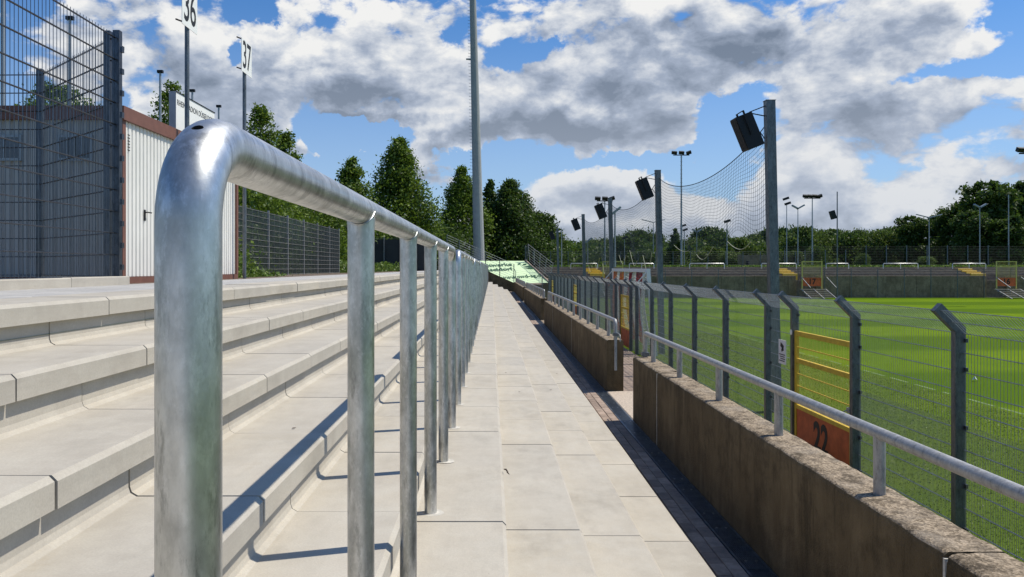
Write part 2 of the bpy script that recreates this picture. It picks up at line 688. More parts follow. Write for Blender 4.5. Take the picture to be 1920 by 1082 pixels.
M = {}
M['slab'] = mat_slab()
M['galv'] = mat_galv(stain=(.26, .285, .265))
M['galv_old'] = mat_galv('weathered_galvanised_steel', base=((.30, .295, .285), (.44, .435, .425)), metal=.55, rr=(.46, .66))
M['post'] = mat_galv('dull_galvanised_post', dark=True)
M['wire'] = mat_galv('galvanised_wire', base=((.20, .23, .24), (.34, .37, .38)), metal=.6, rr=(.45, .6))
M['thin_wire'] = mat_plain('dull_zinc_wire', (.115, .135, .135), .6, .3)
M['dark_wire'] = mat_galv('dark_galvanised_wire', base=((.075, .08, .09), (.13, .14, .155)))
M['wall'] = mat_old_wall()
M['far_wall'] = mat_old_wall('far_wall_concrete', (.27, .20, .125), (.40, .32, .215), (.13, .095, .06))
M['turf'] = mat_grass_ground()
M['paver'] = mat_paver()
M['grate'] = mat_galv('drain_grate_steel', base=((.20, .23, .26), (.33, .37, .41)))
M['mortar'] = mat_plain('pale_mortar', (.52, .49, .43), .9, var=.2, scale=30, bump=.4)
M['core'] = mat_plain('bedding_concrete', (.30, .28, .25), .9)
M['plaza'] = None
M['soil'] = mat_plain('brown_earth', (.14, .105, .075), .95, var=.35, scale=4, bump=.5)
M['meadow'] = mat_plain('outer_grass', (.055, .085, .022), .95, var=.4, scale=2.5, bump=.5)
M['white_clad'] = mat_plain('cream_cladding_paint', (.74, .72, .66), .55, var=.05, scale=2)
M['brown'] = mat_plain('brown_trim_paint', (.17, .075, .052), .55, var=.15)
M['shade_clad'] = mat_plain('shade_toned_cladding', (.40, .40, .37), .6, var=.06, scale=2)  # shade painted into the colour: darker cladding for the kiosk's unlit front
M['black'] = mat_plain('black_plastic', (.006, .006, .007), .55, var=.2)
M['dark'] = mat_plain('dark_opening', (.02, .02, .022), .6)
M['ink'] = mat_plain('black_print', (.015, .015, .015), .6, var=.05)
M['white'] = mat_plain('white_plate', (.80, .80, .76), .5, var=.03)
M['yellow'] = mat_plain('yellow_paint', (.62, .42, .035), .5, var=.18, scale=9)
M['yellow2'] = mat_plain('faded_yellow_paint', (.60, .50, .14), .6, var=.2, scale=9)
M['orange'] = mat_plain('rust_orange_board', (.52, .115, .035), .65, var=.28, scale=5)
M['mast'] = mat_plain('mast_concrete', (.34, .345, .34), .8, var=.08, scale=3)
M['bark'] = mat_plain('bark', (.085, .062, .042), .95, var=.3, scale=8, bump=.6)
M['net'] = mat_plain('dark_net_cord', (.035, .05, .06), .8)
M['rope'] = mat_plain('pale_rope', (.42, .42, .30), .9)
M['lamp'] = mat_plain('grey_lamp_metal', (.33, .35, .36), .5, .6)
M['glass'] = None
M['net_w'] = mat_plain('white_net_cord', (.62, .60, .56), .8)
M['net_o'] = mat_plain('orange_net_cord', (.55, .13, .03), .8)
M['net_r'] = mat_plain('dark_red_net_cord', (.28, .015, .03), .8)
M['tarp'] = mat_plain('pale_green_tarp', (.64, .80, .47), .55, var=.04, scale=1.2)
M['tarp_ink'] = mat_plain('dark_green_print', (.02, .10, .04), .6)
M['screen'] = mat_plain('grey_privacy_fabric', (.045, .048, .048), .85, var=.12, scale=1.5)
M['leaf_a'] = mat_leaf('leaf_hornbeam', (.060, .105, .010), (.115, .185, .018), (.19, .27, .035))
M['leaf_b'] = mat_leaf('leaf_dark', (.032, .062, .011), (.064, .115, .017), (.115, .175, .028))
M['leaf_c'] = mat_leaf('leaf_far', (.055, .095, .018), (.10, .155, .028), (.16, .215, .045))
M['weed'] = mat_leaf('leaf_weed', (.06, .11, .015), (.11, .19, .025), (.20, .27, .05))
M['blade'] = mat_leaf('grass_blade', (.105, .165, .012), (.15, .22, .020), (.20, .27, .040))
M['plank'] = mat_plain('pale_step_edge', (.46, .40, .31), .9, var=.25, scale=2)
M['far_mesh'] = mat_plain('far_green_grey_mesh', (.07, .08, .08), .7)
M['rot_wood'] = mat_plain('weathered_step_concrete', (.19, .155, .12), .9, var=.35, scale=3, bump=.4)


def mat_glass():
    t = MT('window_pane', .12, 0, .8)
    t.color((.05, .06, .07))
    return t.m


M['glass'] = mat_glass()


def mat_plaza():
    t = MT('plaza_paving', .75, 0, .4)
    sep = t.N.new('ShaderNodeSeparateXYZ')
    t.L.new(t.pos(), sep.inputs[0])
    b = t.N.new('ShaderNodeTexBrick')
    b.inputs['Scale'].default_value = 1.0
    b.inputs['Mortar Size'].default_value = .006
    b.inputs['Brick Width'].default_value = .40
    b.inputs['Row Height'].default_value = .20
    b.inputs['Color1'].default_value = (.40, .385, .36, 1)
    b.inputs['Color2'].default_value = (.50, .48, .44, 1)
    b.inputs['Mortar'].default_value = (.17, .16, .15, 1)
    t.L.new(t.pos(), b.inputs['Vector'])
    c = t.mix(t.ramp(t.noise(2, 6, .7), .42, .68, 0, .5), b.outputs['Color'], (.34, .33, .32))
    t.color(c)
    return t.m


M['plaza'] = mat_plaza()

# ------------------------------------------------------------------ ground, pitch, plaza
PITCH_Z = -2.9
PAVE_Z = -1.95
RISE, RUN = .2, .406
PER = .965                                     # length of one precast slab
FX = .062                                      # front edge of the tread that carries the barriers
T_F = -1.15
rows = []                                      # front edge x, top z, joint offset along y
for i in range(9):                             # from the plaza edge (0) down to the walkway (8)
    k = i - 5
    rows.append((FX + RUN * k, T_F - RISE * k, .12 if i % 2 == 0 else .61))

g = MB()
ZG = -.30
B0 = 2500
xs = [-B0, -2.0, 130, B0]
ys = [-B0, -60, 86, B0]
for i in range(3):
    for j in range(3):
        if i == 1 and j == 1:
            continue
        v = [(xs[i], ys[j], ZG), (xs[i + 1], ys[j], ZG), (xs[i + 1], ys[j + 1], ZG), (xs[i], ys[j + 1], ZG)]
        g.add(v, [(0, 1, 2, 3)])
tag(g.build('ground', M['meadow']), kind='structure')

pt = MB().add([(4.0, -60, PITCH_Z), (130, -60, PITCH_Z), (130, 75.2, PITCH_Z), (4.0, 75.2, PITCH_Z)], [(0, 1, 2, 3)])
tag(pt.build('pitch', M['turf']), kind='structure')

pl = MB()
n = 40
pl.add([(-2.36, -12, -.152), (-3.3, -12, -.155), (-4.7, -12, -.215), (-4.7, 66, -.215), (-3.3, 66, -.155), (-2.36, 66, -.152)],
       [(0, 1, 4, 5), (1, 2, 3, 4)])
tag(pl.build('plaza', M['plaza']), kind='structure')
so = MB().add([(-4.69, -12, -.222), (-8.6, -12, -.285), (-8.6, 70, -.285), (-4.69, 70, -.222)], [(0, 1, 2, 3)])
tag(so.build('dirt_path', M['soil']), kind='structure')

# ------------------------------------------------------------------ the terrace of precast slabs
terrace = structure('terrace')
core = MB()
for i, (ex, tz, off) in enumerate(rows):
    x0 = -6 if i == 0 else ex - RUN - .02
    core.box(-2.3 if i == 0 else x0, ex - .11, -8, 63.0, -3.2, tz - .096)
core.build('bedding', M['core'], terrace)


def slab_profile(first):
    c = .016
    back = -.53
    if first:
        return [(0, -.09), (0, -c), (-c, 0), (back + .13, 0), (back + .13, -.09)]
    rf = -RUN - .036
    return [(0, -.09), (0, -c), (-c, 0), (rf + .026, 0), (rf + .006, .012), (rf, .030), (rf, .1055), (rf - .05, .1055), (rf - .05, -.09)]


GAPW = .006
mesh_first = MB().prism_y(slab_profile(True), GAPW / 2, PER - GAPW / 2).mesh('slab', M['slab'])
mesh_step = MB().prism_y(slab_profile(False), GAPW / 2, PER - GAPW / 2).mesh('slab', M['slab'])
mesh_step_b = MB().prism_y(slab_profile(False), GAPW / 2 + .004, PER - GAPW / 2).mesh('slab', M['slab'])
far = MB()
for i, (ex, tz, off) in enumerate(rows):
    k = -3
    while True:
        y = off + k * PER
        if y + PER > 63.2:
            break
        lim = 19 if i < 8 else 16
        if k >= -2 and y < lim:
            o = put('slab', mesh_first if i == 0 else (mesh_step if rng.random() < .6 else mesh_step_b), terrace)
            o.location = (ex + rng.normal(0, .0016), y + rng.normal(0, .001), tz + rng.normal(0, .0006))
            o.rotation_euler = (rng.normal(0, .0006), rng.normal(0, .0010), 0)
        else:
            dz = rng.normal(0, .0015)
            prof = [(x + ex, z + tz + dz) for x, z in slab_profile(i == 0)]
            far.prism_y(prof, y + GAPW / 2, y + PER - GAPW / 2)
        k += 1
    for k in range(-10, -3):
        y = off + k * PER
        far.prism_y([(x + ex, z + tz) for x, z in slab_profile(i == 0)], y + GAPW / 2, y + PER - GAPW / 2)
tag(far.build('far_slabs', M['slab'], terrace), kind='stuff')

# ------------------------------------------------------------------ walkway with pavers and drain
walk = structure('walkway')
bed = MB().box(1.20, 1.640, -8, 66, -2.3, PAVE_Z - .012).box(1.64, 1.83, -8, 66, -2.3, PAVE_Z - .11)
bed.build('paving_bed', mat_plain('joint_sand', (.07, .06, .05), .95), walk)
pv = MB().cbox(.0015, .098, .0015, .1985, -.06, 0, .004).mesh('paver', M['paver'])
farp = MB()
for c, x in enumerate((1.325, 1.428, 1.531)):
    k = 0
    y = -4.0 + (.1 if c == 1 else 0)
    while y < 63:
        if 2.8 < y < 15.5:
            o = put('paver', pv, walk, (x + rng.normal(0, .001), y + rng.normal(0, .001), PAVE_Z + rng.normal(0, .0015)))
        else:
            zz = PAVE_Z + rng.normal(0, .0015)
            farp.box(x + .0015, x + .098, y + .0015, y + .1985, zz - .05, zz)
        y += .2
tag(farp.build('far_pavers', M['paver'], walk), kind='stuff')

drain = thing('drainage_channel', 'long blue grey steel grated drainage channel at the foot of the low wall', 'drain', (1.637, 0, PAVE_Z))
gm = MB()
gw = .17
gm.box(0, .012, 0, .996, -.03, 0).box(gw - .012, gw, 0, .996, -.03, 0)
nb = 11
for b in range(nb):
    x = .018 + (gw - .036) * b / (nb - 1)
    gm.box(x - .0022, x + .0022, .004, .992, -.028, -.001)
for r in range(30):
    y = .012 + r * .0335
    gm.box(.012, gw - .012, y, y + .004, -.022, -.0035)
grate_mesh = gm.mesh('grate', M['grate'])
bolt_mesh = MB().tube([(0, 0, -.01), (0, 0, .004)], .010, 8).mesh('bolt', M['galv'])
for k in range(-4, 63):
    gr = put('grate', grate_mesh, drain, (0, k, 0))
    if k < 22:
        for dx in (.05, .12):
            put('bolt', bolt_mesh, gr, (dx, .14, 0))
            put('bolt', bolt_mesh, gr, (dx, .80, 0))

# lower path between wall and fence
lp = structure('lower_path')
MB().add([(2.0, -8, PITCH_Z - .05), (4.9, -8, PITCH_Z - .05), (4.9, 66, PITCH_Z - .05), (2.0, 66, PITCH_Z - .05)], [(0, 1, 2, 3)]).build('paving_bed', M['core'], lp)
lpm = MB()
for i in range(22):
    for j in range(150):
        x = 2.09 + i * .123 + (.0)
        y = 12 + j * .21 + (.1 if i % 2 else 0)
        zz = PITCH_Z + .012 + rng.normal(0, .002)
        lpm.add([(x, y, zz), (x + .12, y, zz), (x + .12, y + .205, zz), (x, y + .205, zz), (x, y, zz - .04), (x + .12, y, zz - .04), (x + .12, y + .205, zz - .04), (x, y + .205, zz - .04)],
                [(0, 1, 2, 3), (0, 4, 5, 1), (1, 5, 6, 2), (2, 6, 7, 3), (3, 7, 4, 0)])
tag(lpm.build('small_pavers', M['paver'], lp), kind='stuff')

# ------------------------------------------------------------------ low retaining walls


def wall_mesh(y0, y1, xa=1.815, xb=2.078, zb=PITCH_Z - .3, zt=-1.14, step=.05, seed=0):
    """rough board marked wall: profile swept along y with a broken top edge"""
    prof = [(xa, zb), (xa, -1.97), (xa, -1.7), (xa, -1.45), (xa, -1.25), (xa, zt - .035), (xa + .006, zt - .012), (xa + .022, zt)]
    m = 6
    for q in range(1, m):
        prof.append((xa + .022 + (xb - xa - .044) * q / m, zt))
    prof += [(xb - .022, zt), (xb - .006, zt - .012), (xb, zt - .04), (xb, -1.6), (xb, zb)]
    ny = max(2, int((y1 - y0) / step))
    V = []
    for j in range(ny + 1):
        y = y0 + (y1 - y0) * j / ny
        for q, (x, z) in enumerate(prof):
            a = .0
            if 5 <= q <= len(prof) - 4:
                nz = mnoise.noise((x * 14 + seed, y * 9, z * 14)) * .005 + mnoise.noise((x * 40, y * 33 + seed, z * 40)) * .0035
                chip = max(0, mnoise.noise((seed, y * 3.1, x * 2)) - .35) * .03 if q in (5, 6, 7) else 0
                V.append((x + nz * .6 + chip * .4, y, z + nz - chip))
            else:
                V.append((x + mnoise.noise((x * 3 + seed, y * 1.3, z * 3)) * .003, y, z))
    n = len(prof)
    F = []
    for j in range(ny):
        for q in range(n - 1):
            F.append((j * n + q, j * n + q + 1, (j + 1) * n + q + 1, (j + 1) * n + q))
    F.append(tuple(range(n - 1, -1, -1)))
    F.append(tuple(ny * n + q for q in range(n)))
    b = MB()
    b.add(V, F, False)
    return b


walls = [(-3.0, 9.93, [3.1, 8.5], 'low weathered concrete wall nearest the camera, in front of gate 22', .05),
         (12.2, 26.8, [17.6, 23.0], 'second low concrete wall, beyond the first sunlit gap in the walkway', .12),
         (28.8, 43.4, [34.2, 39.6], 'third low concrete wall, seen far along the walkway past the second gap', .3),
         (45.4, 62.0, [51, 57], 'farthest low concrete wall, ending below the pale green tarpaulin', .5)]
for wi, (y0, y1, joints, lab, st) in enumerate(walls):
    w = thing('retaining_wall', lab, 'wall', (0, 0, 0))
    cuts = [y0] + joints + [y1]
    for a, b in zip(cuts[:-1], cuts[1:]):
        wall_mesh(a + (.006 if a != y0 else 0), b - (.006 if b != y1 else 0), step=st, seed=wi * 17 + a).build('wall_panel', M['wall'], w, smooth_angle=50)
    if wi < 2:
        for j in joints:
            sl = MB().box(1.8125, 1.83, j - .0075, j + .0075, -1.96, -1.165)
            sl.build('joint_sealant', M['mortar'], w)

# steps through each gap and a sunlit sill
for gi, (ya, yb) in enumerate(((9.93, 12.2), (26.8, 28.8), (43.4, 45.4))):
    s = thing('gap_steps', ('worn pale concrete sill and steps in the first gap between the low walls',
                            'concrete steps in the second gap along the walkway',
                            'concrete steps in the third and farthest gap along the walkway')[gi], 'steps')
    MB().cbox(1.812, 2.30, ya + .01, yb - .01, -2.6, PAVE_Z + .006, .01).build('sill', M['wall'] if gi else mat_plain('worn_sill_concrete', (.47, .385, .30), .9, var=.35, scale=38, bump=.5), s)
    for k in range(4):
        MB().cbox(2.31 + k * .26, 2.57 + k * .26 - .004, ya + .01, yb - .01, -3.1, PAVE_Z - .19 * (k + 1), .01).build('step', M['far_wall'], s)

# ------------------------------------------------------------------ crush barriers (bent pipe)
BX, BZ, BR, RAD = -.287, .125, .03015, .082
spacing = .965


def arc(c, r, a0, a1, n):
    """arc in the y-z plane"""
    return [Vector((BX, c[0] + r * math.cos(math.radians(a0 + (a1 - a0) * k / n)), c[1] + r * math.sin(math.radians(a0 + (a1 - a0) * k / n)))) for k in range(n + 1)]


def make_barrier(y0, n_seg, label, group=None, detail=True):
    t = thing('crush_barrier', label, 'barrier', (0, 0, 0), group)
    y1 = y0 + spacing * 5
    zb = T_F - .002
    path = [Vector((BX, y0, zb)), Vector((BX, y0, -.3)), Vector((BX, y0, BZ - RAD - .06))]
    path += arc((y0 + RAD, BZ - RAD), RAD, 180, 90, 10 if detail else 5)
    for q in range(1, 5):
        path.append(Vector((BX, y0 + RAD + (y1 - y0 - 2 * RAD) * q / 5, BZ)))
    path += arc((y1 - RAD, BZ - RAD), RAD, 90, 0, 10 if detail else 5)
    path += [Vector((BX, y1, BZ - RAD - .06)), Vector((BX, y1, zb))]
    MB().tube(path, BR, n_seg).build('bent_pipe', M['galv'], t)
    for k in range(1, 5):
        y = y0 + k * spacing
        pb = MB()
        pb.tube([(BX, y, zb), (BX, y, BZ - BR - .016), (BX, y, BZ - BR - .004), (BX, y, BZ - .016)],
                [BR * .97, BR * .97, BR * .99, BR * 1.03], n_seg)
        p = pb.build('post', M['galv'], t)
        if detail:
            # weld bead round the saddle between post and pipe
            wpts = []
            for q in range(25):
                an = 2 * PI * q / 24
                dx, dy = BR * 1.0 * math.cos(an), BR * 1.0 * math.sin(an)
                wpts.append((BX + dx, y + dy, BZ - math.sqrt(max(0, BR * BR * 1.0001 - dx * dx)) - .002))
            MB().tube(wpts, .0021, 6, caps=False).build('weld_bead', M['galv'], p)
    # mortar smear round each foot
    for k in range(6):
        y = y0 + k * spacing
        ring = [(BX + .0, y, T_F + .004)]
        m = 18
        for q in range(m):
            an = 2 * PI * q / m
            r = .045 + .016 * (mnoise.noise((an * 1.1, y * 3.3, 2.0)) + .4) + .012 * max(0, math.cos(an))
            ring.append((BX + r * math.cos(an), y + r * math.sin(an), T_F + .0022))
        MB().add(ring, [(0, 1 + q, 1 + (q + 1) % m) for q in range(m)]).build('mortar_collar', M['mortar'], t)
    return t


b_labels = ['galvanised pipe barrier nearest the camera with a small drilled hole in its bent corner',
            'second galvanised pipe barrier in the row, starting right behind the nearest one',
            'third galvanised pipe barrier from the camera on the terrace'] + [w + ' galvanised pipe barrier in the terrace row, counted from the camera' for w in
            ('fourth', 'fifth', 'sixth', 'seventh', 'eighth', 'ninth', 'tenth', 'eleventh and last')]
for k in range(11):
    y0 = .733 + k * 5.775
    if y0 + 5 > 63:
        break
    lab = b_labels[k]
    bar = make_barrier(y0, 48 if k == 0 else (20 if k < 3 else 8), lab, 'crush barriers in one row along the terrace', k < 3)
    if k == 0:
        # vent hole drilled into the bend
        an = math.radians(123)
        rad = Vector((0, math.cos(an), math.sin(an)))
        nrm = rad.copy()
        ctr = Vector((BX, y0 + RAD, BZ - RAD)) + rad * RAD + nrm * BR
        cut_ = MB().tube([ctr - nrm * .016, ctr + nrm * .02], .0058, 20, smooth=False).build('cutter', M['dark'])
        pipe = [c for c in bar.children if c.name.startswith('bent_pipe')][0]
        md = pipe.modifiers.new('hole', 'BOOLEAN')
        md.operation = 'DIFFERENCE'
        md.solver = 'EXACT'
        md.object = cut_
        md.material_mode = 'TRANSFER'
        dg = bpy.context.evaluated_depsgraph_get()
        nm = bpy.data.meshes.new_from_object(pipe.evaluated_get(dg))
        nm.set_sharp_from_angle(angle=math.radians(50))
        pipe.modifiers.clear()
        pipe.data = nm
        bpy.data.objects.remove(cut_)

# ------------------------------------------------------------------ handrails on the low walls
HX, HZ, HR = 1.955, -.835, .030


def handrail(y0, y1, ys, label, low0, low1, nseg=16):
    t = thing('wall_handrail', label, 'handrail')
    r = .07

    def a2(c, a0, a1):
        return [Vector((HX, c[0] + r * math.cos(math.radians(a0 + (a1 - a0) * k / 6)), c[1] + r * math.sin(math.radians(a0 + (a1 - a0) * k / 6)))) for k in range(7)]
    path = []
    if y0 > -2:
        path += [Vector((HX, y0, low0))] + a2((y0 + r, HZ - r), 180, 90)
    else:
        path += [Vector((HX, y0, HZ))]
    path += a2((y1 - r, HZ - r), 90, 0) + [Vector((HX, y1, low1))]
    MB().tube(path, HR, nseg).build('rail_pipe', M['galv_old'], t)
    for y in ys:
        MB().tube([(HX, y, -1.16), (HX, y, HZ - .012)], .029, nseg).build('post', M['galv_old'], t)
    return t


def hooks(t, y, z, s):
    c = MB().obox((HX, y, z), (1, 0, 0), (0, 1, 0), (0, 0, 1), .045, .045, .022)
    c.build('clamp', M['post'], t)
    MB().tube([(HX + .03, y, z + .01), (HX + .03, y + .10 * s, z + .015), (HX + .03, y + .22 * s, z + .012), (HX + .03, y + .25 * s, z - .02), (HX + .03, y + .25 * s, z - .09)], .008, 6).build('hook', M['galv_old'], t)


h = handrail(-2.5, 9.86, [-1.6, -.22, 1.15, 2.52, 3.9, 5.27, 6.65, 8.05, 9.35], 'steel pipe handrail on the nearest low wall in front of gate 22', 0, -1.16)
hooks(h, 9.86, -1.10, 1)
h = handrail(12.22, 26.7, [12.95 + 1.37 * k for k in range(10)] + [26.2], 'steel pipe handrail on the second low wall, bent down at the first gap', -1.62, -1.16)
hooks(h, 12.20, -1.05, -1)
handrail(28.85, 43.3, [29.5 + 1.37 * k for k in range(10)] + [42.9], 'steel pipe handrail on the third low wall along the walkway', -1.16, -1.16, 8)
handrail(45.5, 61.8, [46.1 + 1.4 * k for k in range(11)], 'steel pipe handrail on the farthest low wall by the tarpaulin', -1.16, -1.16, 8)

# ------------------------------------------------------------------ pitch fence with angled tops
FXF = 4.84
BEND = -.68
FB = -2.86


def fence_panel_mesh(L, z0, zb=BEND, arm=.24, vs=.05, hs=.2, name='wire_panel', mat=None, rv=.0029, rh=.0042, n=4, dense=False):
    b = MB()
    nv = max(2, int(round(L / vs)))
    for k in range(nv + 1):
        y = L * k / nv
        if arm:
            b.tube([(0, y, z0), (0, y, zb), (-arm, y, zb + arm)], rv, n, caps=False, smooth=False)
        else:
            b.tube([(0, y, z0), (0, y, zb)], rv, n, caps=False, smooth=False)
    if arm and dense:
        for k in range(nv):
            y = L * (k + .5) / nv
            b.tube([(0, y, z0), (0, y, -1.62)], rv, n, caps=False, smooth=False)
    z = zb
    while z > z0 - .01:
        for dx in (-.006, .006):
            b.tube([(dx, 0, z), (dx, L, z)], rh, n, caps=False, smooth=False)
        z -= hs
    if arm:
        for q in (.5, 1.0):
            for dx in (-.005, .005):
                b.tube([(-arm * q + dx, 0, zb + arm * q), (-arm * q + dx, L, zb + arm * q)], rh, n, caps=False, smooth=False)
    return b.mesh(name, mat or M['wire'], fix=False)


def fence_post_mesh():
    w, a = .055, .27
    pr = [(-w, FB - .1), (-w, BEND + .02), (-w - a * .80, BEND + .02 + a * .80), (-w - a * .80 + .075, BEND + .02 + a * .80 + .075), (w, BEND + .06), (w, FB - .1)]
    b = MB().prism_y(pr, -.04, .04)
    return b.mesh('fence_post', M['post'])


fpost = fence_post_mesh()
clip_mesh = MB().box(-.012, .012, -.03, .03, -.02, .02).mesh('clip', M['dark_wire'])
pmesh = {}


def panel(L, z0=FB, dense=False):
    key = (round(L, 2), round(z0, 2), dense)
    if key not in pmesh:
        pmesh[key] = fence_panel_mesh(L, z0, dense=dense)
    return pmesh[key]


def pitch_fence(posts, label, detail):
    t = thing('pitch_fence', label, 'fence', (FXF, 0, 0), 'angled wire fence along the pitch')
    for y in posts:
        p = put('fence_post', fpost, t, (0, y, 0))
        if detail:
            for z in (-.75, -1.05, -1.65, -2.25, -2.7):
                put('clip', clip_mesh, p, (.045, -.045, z))
    for a, b in zip(posts[:-1], posts[1:]):
        put('wire_panel', panel(b - a - .02, FB, b < 10.5), t, (.035, a + .01, 0))
    return t


near = [-1.9, .55, 3.05, 5.55, 8.02, 10.3]
pitch_fence(near, 'angled steel mesh fence to the right of gate 22, nearest the camera', True)
G0 = [10.3 + 16.6 * k for k in range(4)]
segs = ['angled steel mesh fence running from gate 22 to the second yellow gate', 'angled steel mesh fence beyond the second yellow gate',
        'angled steel mesh fence beyond the third yellow gate', 'farthest angled steel mesh fence beside the tarpaulin']
for k, g0 in enumerate(G0):
    pts = [g0 + 2.06, g0 + 3.25, g0 + 5.7, g0 + 8.15, g0 + 10.6, g0 + 13.05, g0 + 15.5, g0 + 16.6]
    if k == 3:
        pts = [g0 + 2.06, g0 + 3.25, g0 + 5.2]
    f = pitch_fence(pts, segs[k], k == 0)
    # short mesh field over each gate
    put('wire_panel', panel(2.04, -1.0), f, (.035, g0 + .01, 0))

gate_labels = ['yellow barred gate with rust orange board numbered 22 in the pitch fence',
               'second yellow barred gate, seen through the first gap between the low walls',
               'third yellow gate, a thin yellow strip far along the pitch fence',
               'farthest yellow gate near the end of the pitch fence']
for k, g0 in enumerate(G0):
    gt = thing('yellow_gate', gate_labels[k], 'gate', (FXF, g0, 0), 'yellow gates in the pitch fence')
    a, b = .055, 2.0
    fr = MB()
    for (y, w) in ((a + .03, .03), (b - .03, .03)):
        fr.box(-.025, .025, y - w, y + w, FB + .02, -1.0)
    fr.box(-.024, .024, a + .06, b - .06, -1.075, -1.001)
    fr.box(-.024, .024, a + .06, b - .06, -1.50, -1.43)
    fr.box(-.024, .024, a + .06, b - .06, -2.22, -2.16)
    fr.build('gate_frame', M['yellow'], gt)
    for z in (-1.25, -1.67, -1.86, -2.06):
        MB().tube([(-.012, a + .06, z), (-.012, b - .06, z)], .009, 6).build('bar', M['yellow'], gt)
    mm = MB()
    for q in range(38):
        y = a + .06 + (b - a - .12) * q / 37
        mm.tube([(.006, y, -2.16), (.006, y, -1.08)], .0026, 4, caps=False, smooth=False)
    mm.build('wire_mesh', M['yellow2'], gt, fix=False)
    bd = MB().box(-.012, .012, a + .06, b - .06, FB + .03, -2.222)
    board = bd.build('number_board', M['orange'], gt)
    if k == 0:
        text_obj('number', '22', M['ink'], board, (-.0145, (a + b) / 2 + .02, -2.535), (0, -1, 0), (0, 0, 1), .60, .85, .020, .001)
        lk = MB().obox((-.04, 1.96, 0), (1, 0, 0), (0, 1, 0), (0, 0, 1), .03, .05, .03)
    lk = MB()
    lk.box(-.06, -.026, a - .02, a + .07, -1.95, -1.88)
    lk.tube([(-.06, a + .03, -1.91), (-.11, a + .03, -1.93), (-.12, a + .06, -1.99)], .008, 6)
    lk.build('latch', M['galv_old'], gt)

# paper notice and round sticker
nt_ = thing('notice_sign', 'small white printed notice wired to the mesh left of gate 22', 'notice', (0, 0, 0))
nb_ = MB().box(FXF - .012, FXF - .004, 12.70, 13.02, -1.60, -1.20)
nb_.build('notice_sheet', M['white'], nt_)
pic = MB()
pic.obox((FXF - .0135, 12.86, -1.30), (0, 1, .4), (1, 0, 0), (0, -.4, 1), .07, .0012, .035)
pic.obox((FXF - .0135, 12.84, -1.36), (0, 1, -.3), (1, 0, 0), (0, .3, 1), .05, .0012, .025)
pic.build('pictogram', M['ink'], nt_)
ln = MB()
for q in range(4):
    ln.box(FXF - .0145, FXF - .012, 12.73 + .02 * (q % 2), 12.99 - .03 * (q % 3), -1.45 - q * .035, -1.435 - q * .035)
ln.build('print_lines', M['ink'], nt_)
stk = MB()
stk.tube([(FXF - .058, 12.36, -1.03), (FXF - .0545, 12.36, -1.03)], .045, 16)
tag(stk.build('round_sticker', M['white']), 'round white sticker on the fence post left of gate 22', 'sticker')

# ------------------------------------------------------------------ net poles, loudspeakers, ball nets
PX = 5.6
pole_y = [15.6, 26.1, 36.6, 47.4, 66.0]
pole_top = [3.36, 3.28, 3.29, 3.27, 3.35]
ords = ['nearest', 'second', 'third', 'fourth', 'farthest']
places = ['tall grey square net pole nearest the camera, behind gate 22',
          'second grey net pole from the camera, behind the goal',
          'third grey net pole, with a floodlight cluster showing behind it',
          'fourth grey net pole, at the far end of the ball net',
          'farthest grey net pole, beside the stair rail at the corner']
for k, (y, zt) in enumerate(zip(pole_y, pole_top)):
    t = thing('net_pole', places[k], 'pole', (PX, y, PITCH_Z), 'poles carrying the ball net')
    lean = .14
    w = .09
    H = zt - PITCH_Z
    pb = MB()
    v = []
    for (z, dx) in ((-.2, lean), (H, 0)):
        v += [(-w + dx, -w, z), (w + dx, -w, z), (w + dx, w, z), (-w + dx, w, z)]
    pb.add(v, [(3, 2, 1, 0), (4, 5, 6, 7), (0, 1, 5, 4), (1, 2, 6, 5), (2, 3, 7, 6), (3, 0, 4, 7)])
    pb.build('shaft', M['post'], t)
    MB().box(-w - .01, w + .01, -w - .01, w + .01, H, H + .012).build('cap', M['post'], t)
    br = MB()
    br.tube([(-w, 0, H - .10), (-.40, 0, H - .22), (-.42, 0, H - .34)], .012, 6)
    br.tube([(-w, 0, H - .30), (-.40, 0, H - .24)], .012, 6)
    br.tube([(-w, .02, H - .75), (-.18, .02, H - .62)], .010, 6)
    br.build('bracket', M['black'], t)
    sp = thing('loudspeaker', ['black loudspeaker hanging on the nearest net pole', 'black loudspeaker on the second net pole, above the goal',
                               'black loudspeaker on the third net pole', 'black loudspeaker on the fourth net pole, small against the sky',
                               'farthest black loudspeaker, by the dark trees at the corner'][k], 'loudspeaker', (PX - .44, y, zt - .62), 'loudspeakers on the net poles')
    sp.rotation_euler = (0, math.radians(-22), 0)
    body = MB()
    hw, hh, hd = .19, .35, .18
    v = [(-hd, -hw, -hh), (hd, -hw * .72, -hh), (hd, hw * .72, -hh), (-hd, hw, -hh), (-hd, -hw, hh), (hd, -hw * .72, hh), (hd, hw * .72, hh), (-hd, hw, hh)]
    body.add(v, [(3, 2, 1, 0), (4, 5, 6, 7), (0, 1, 5, 4), (1, 2, 6, 5), (2, 3, 7, 6), (3, 0, 4, 7)])
    bo = body.build('cabinet', M['black'], sp)
    MB().box(-hd - .012, -hd - .001, -hw + .02, hw - .02, -hh + .03, hh - .03).build('grille', mat_plain('speaker_grille', (.010, .010, .011), .8), sp)
    yk = MB()
    yk.box(-.02, .02, -hw - .014, -hw - .002, -.08, hh + .06).box(-.02, .02, hw + .002, hw + .014, -.08, hh + .06).box(-.02, .02, -hw - .014, hw + .014, hh + .06, hh + .075)
    yk.build('yoke', M['black'], sp)


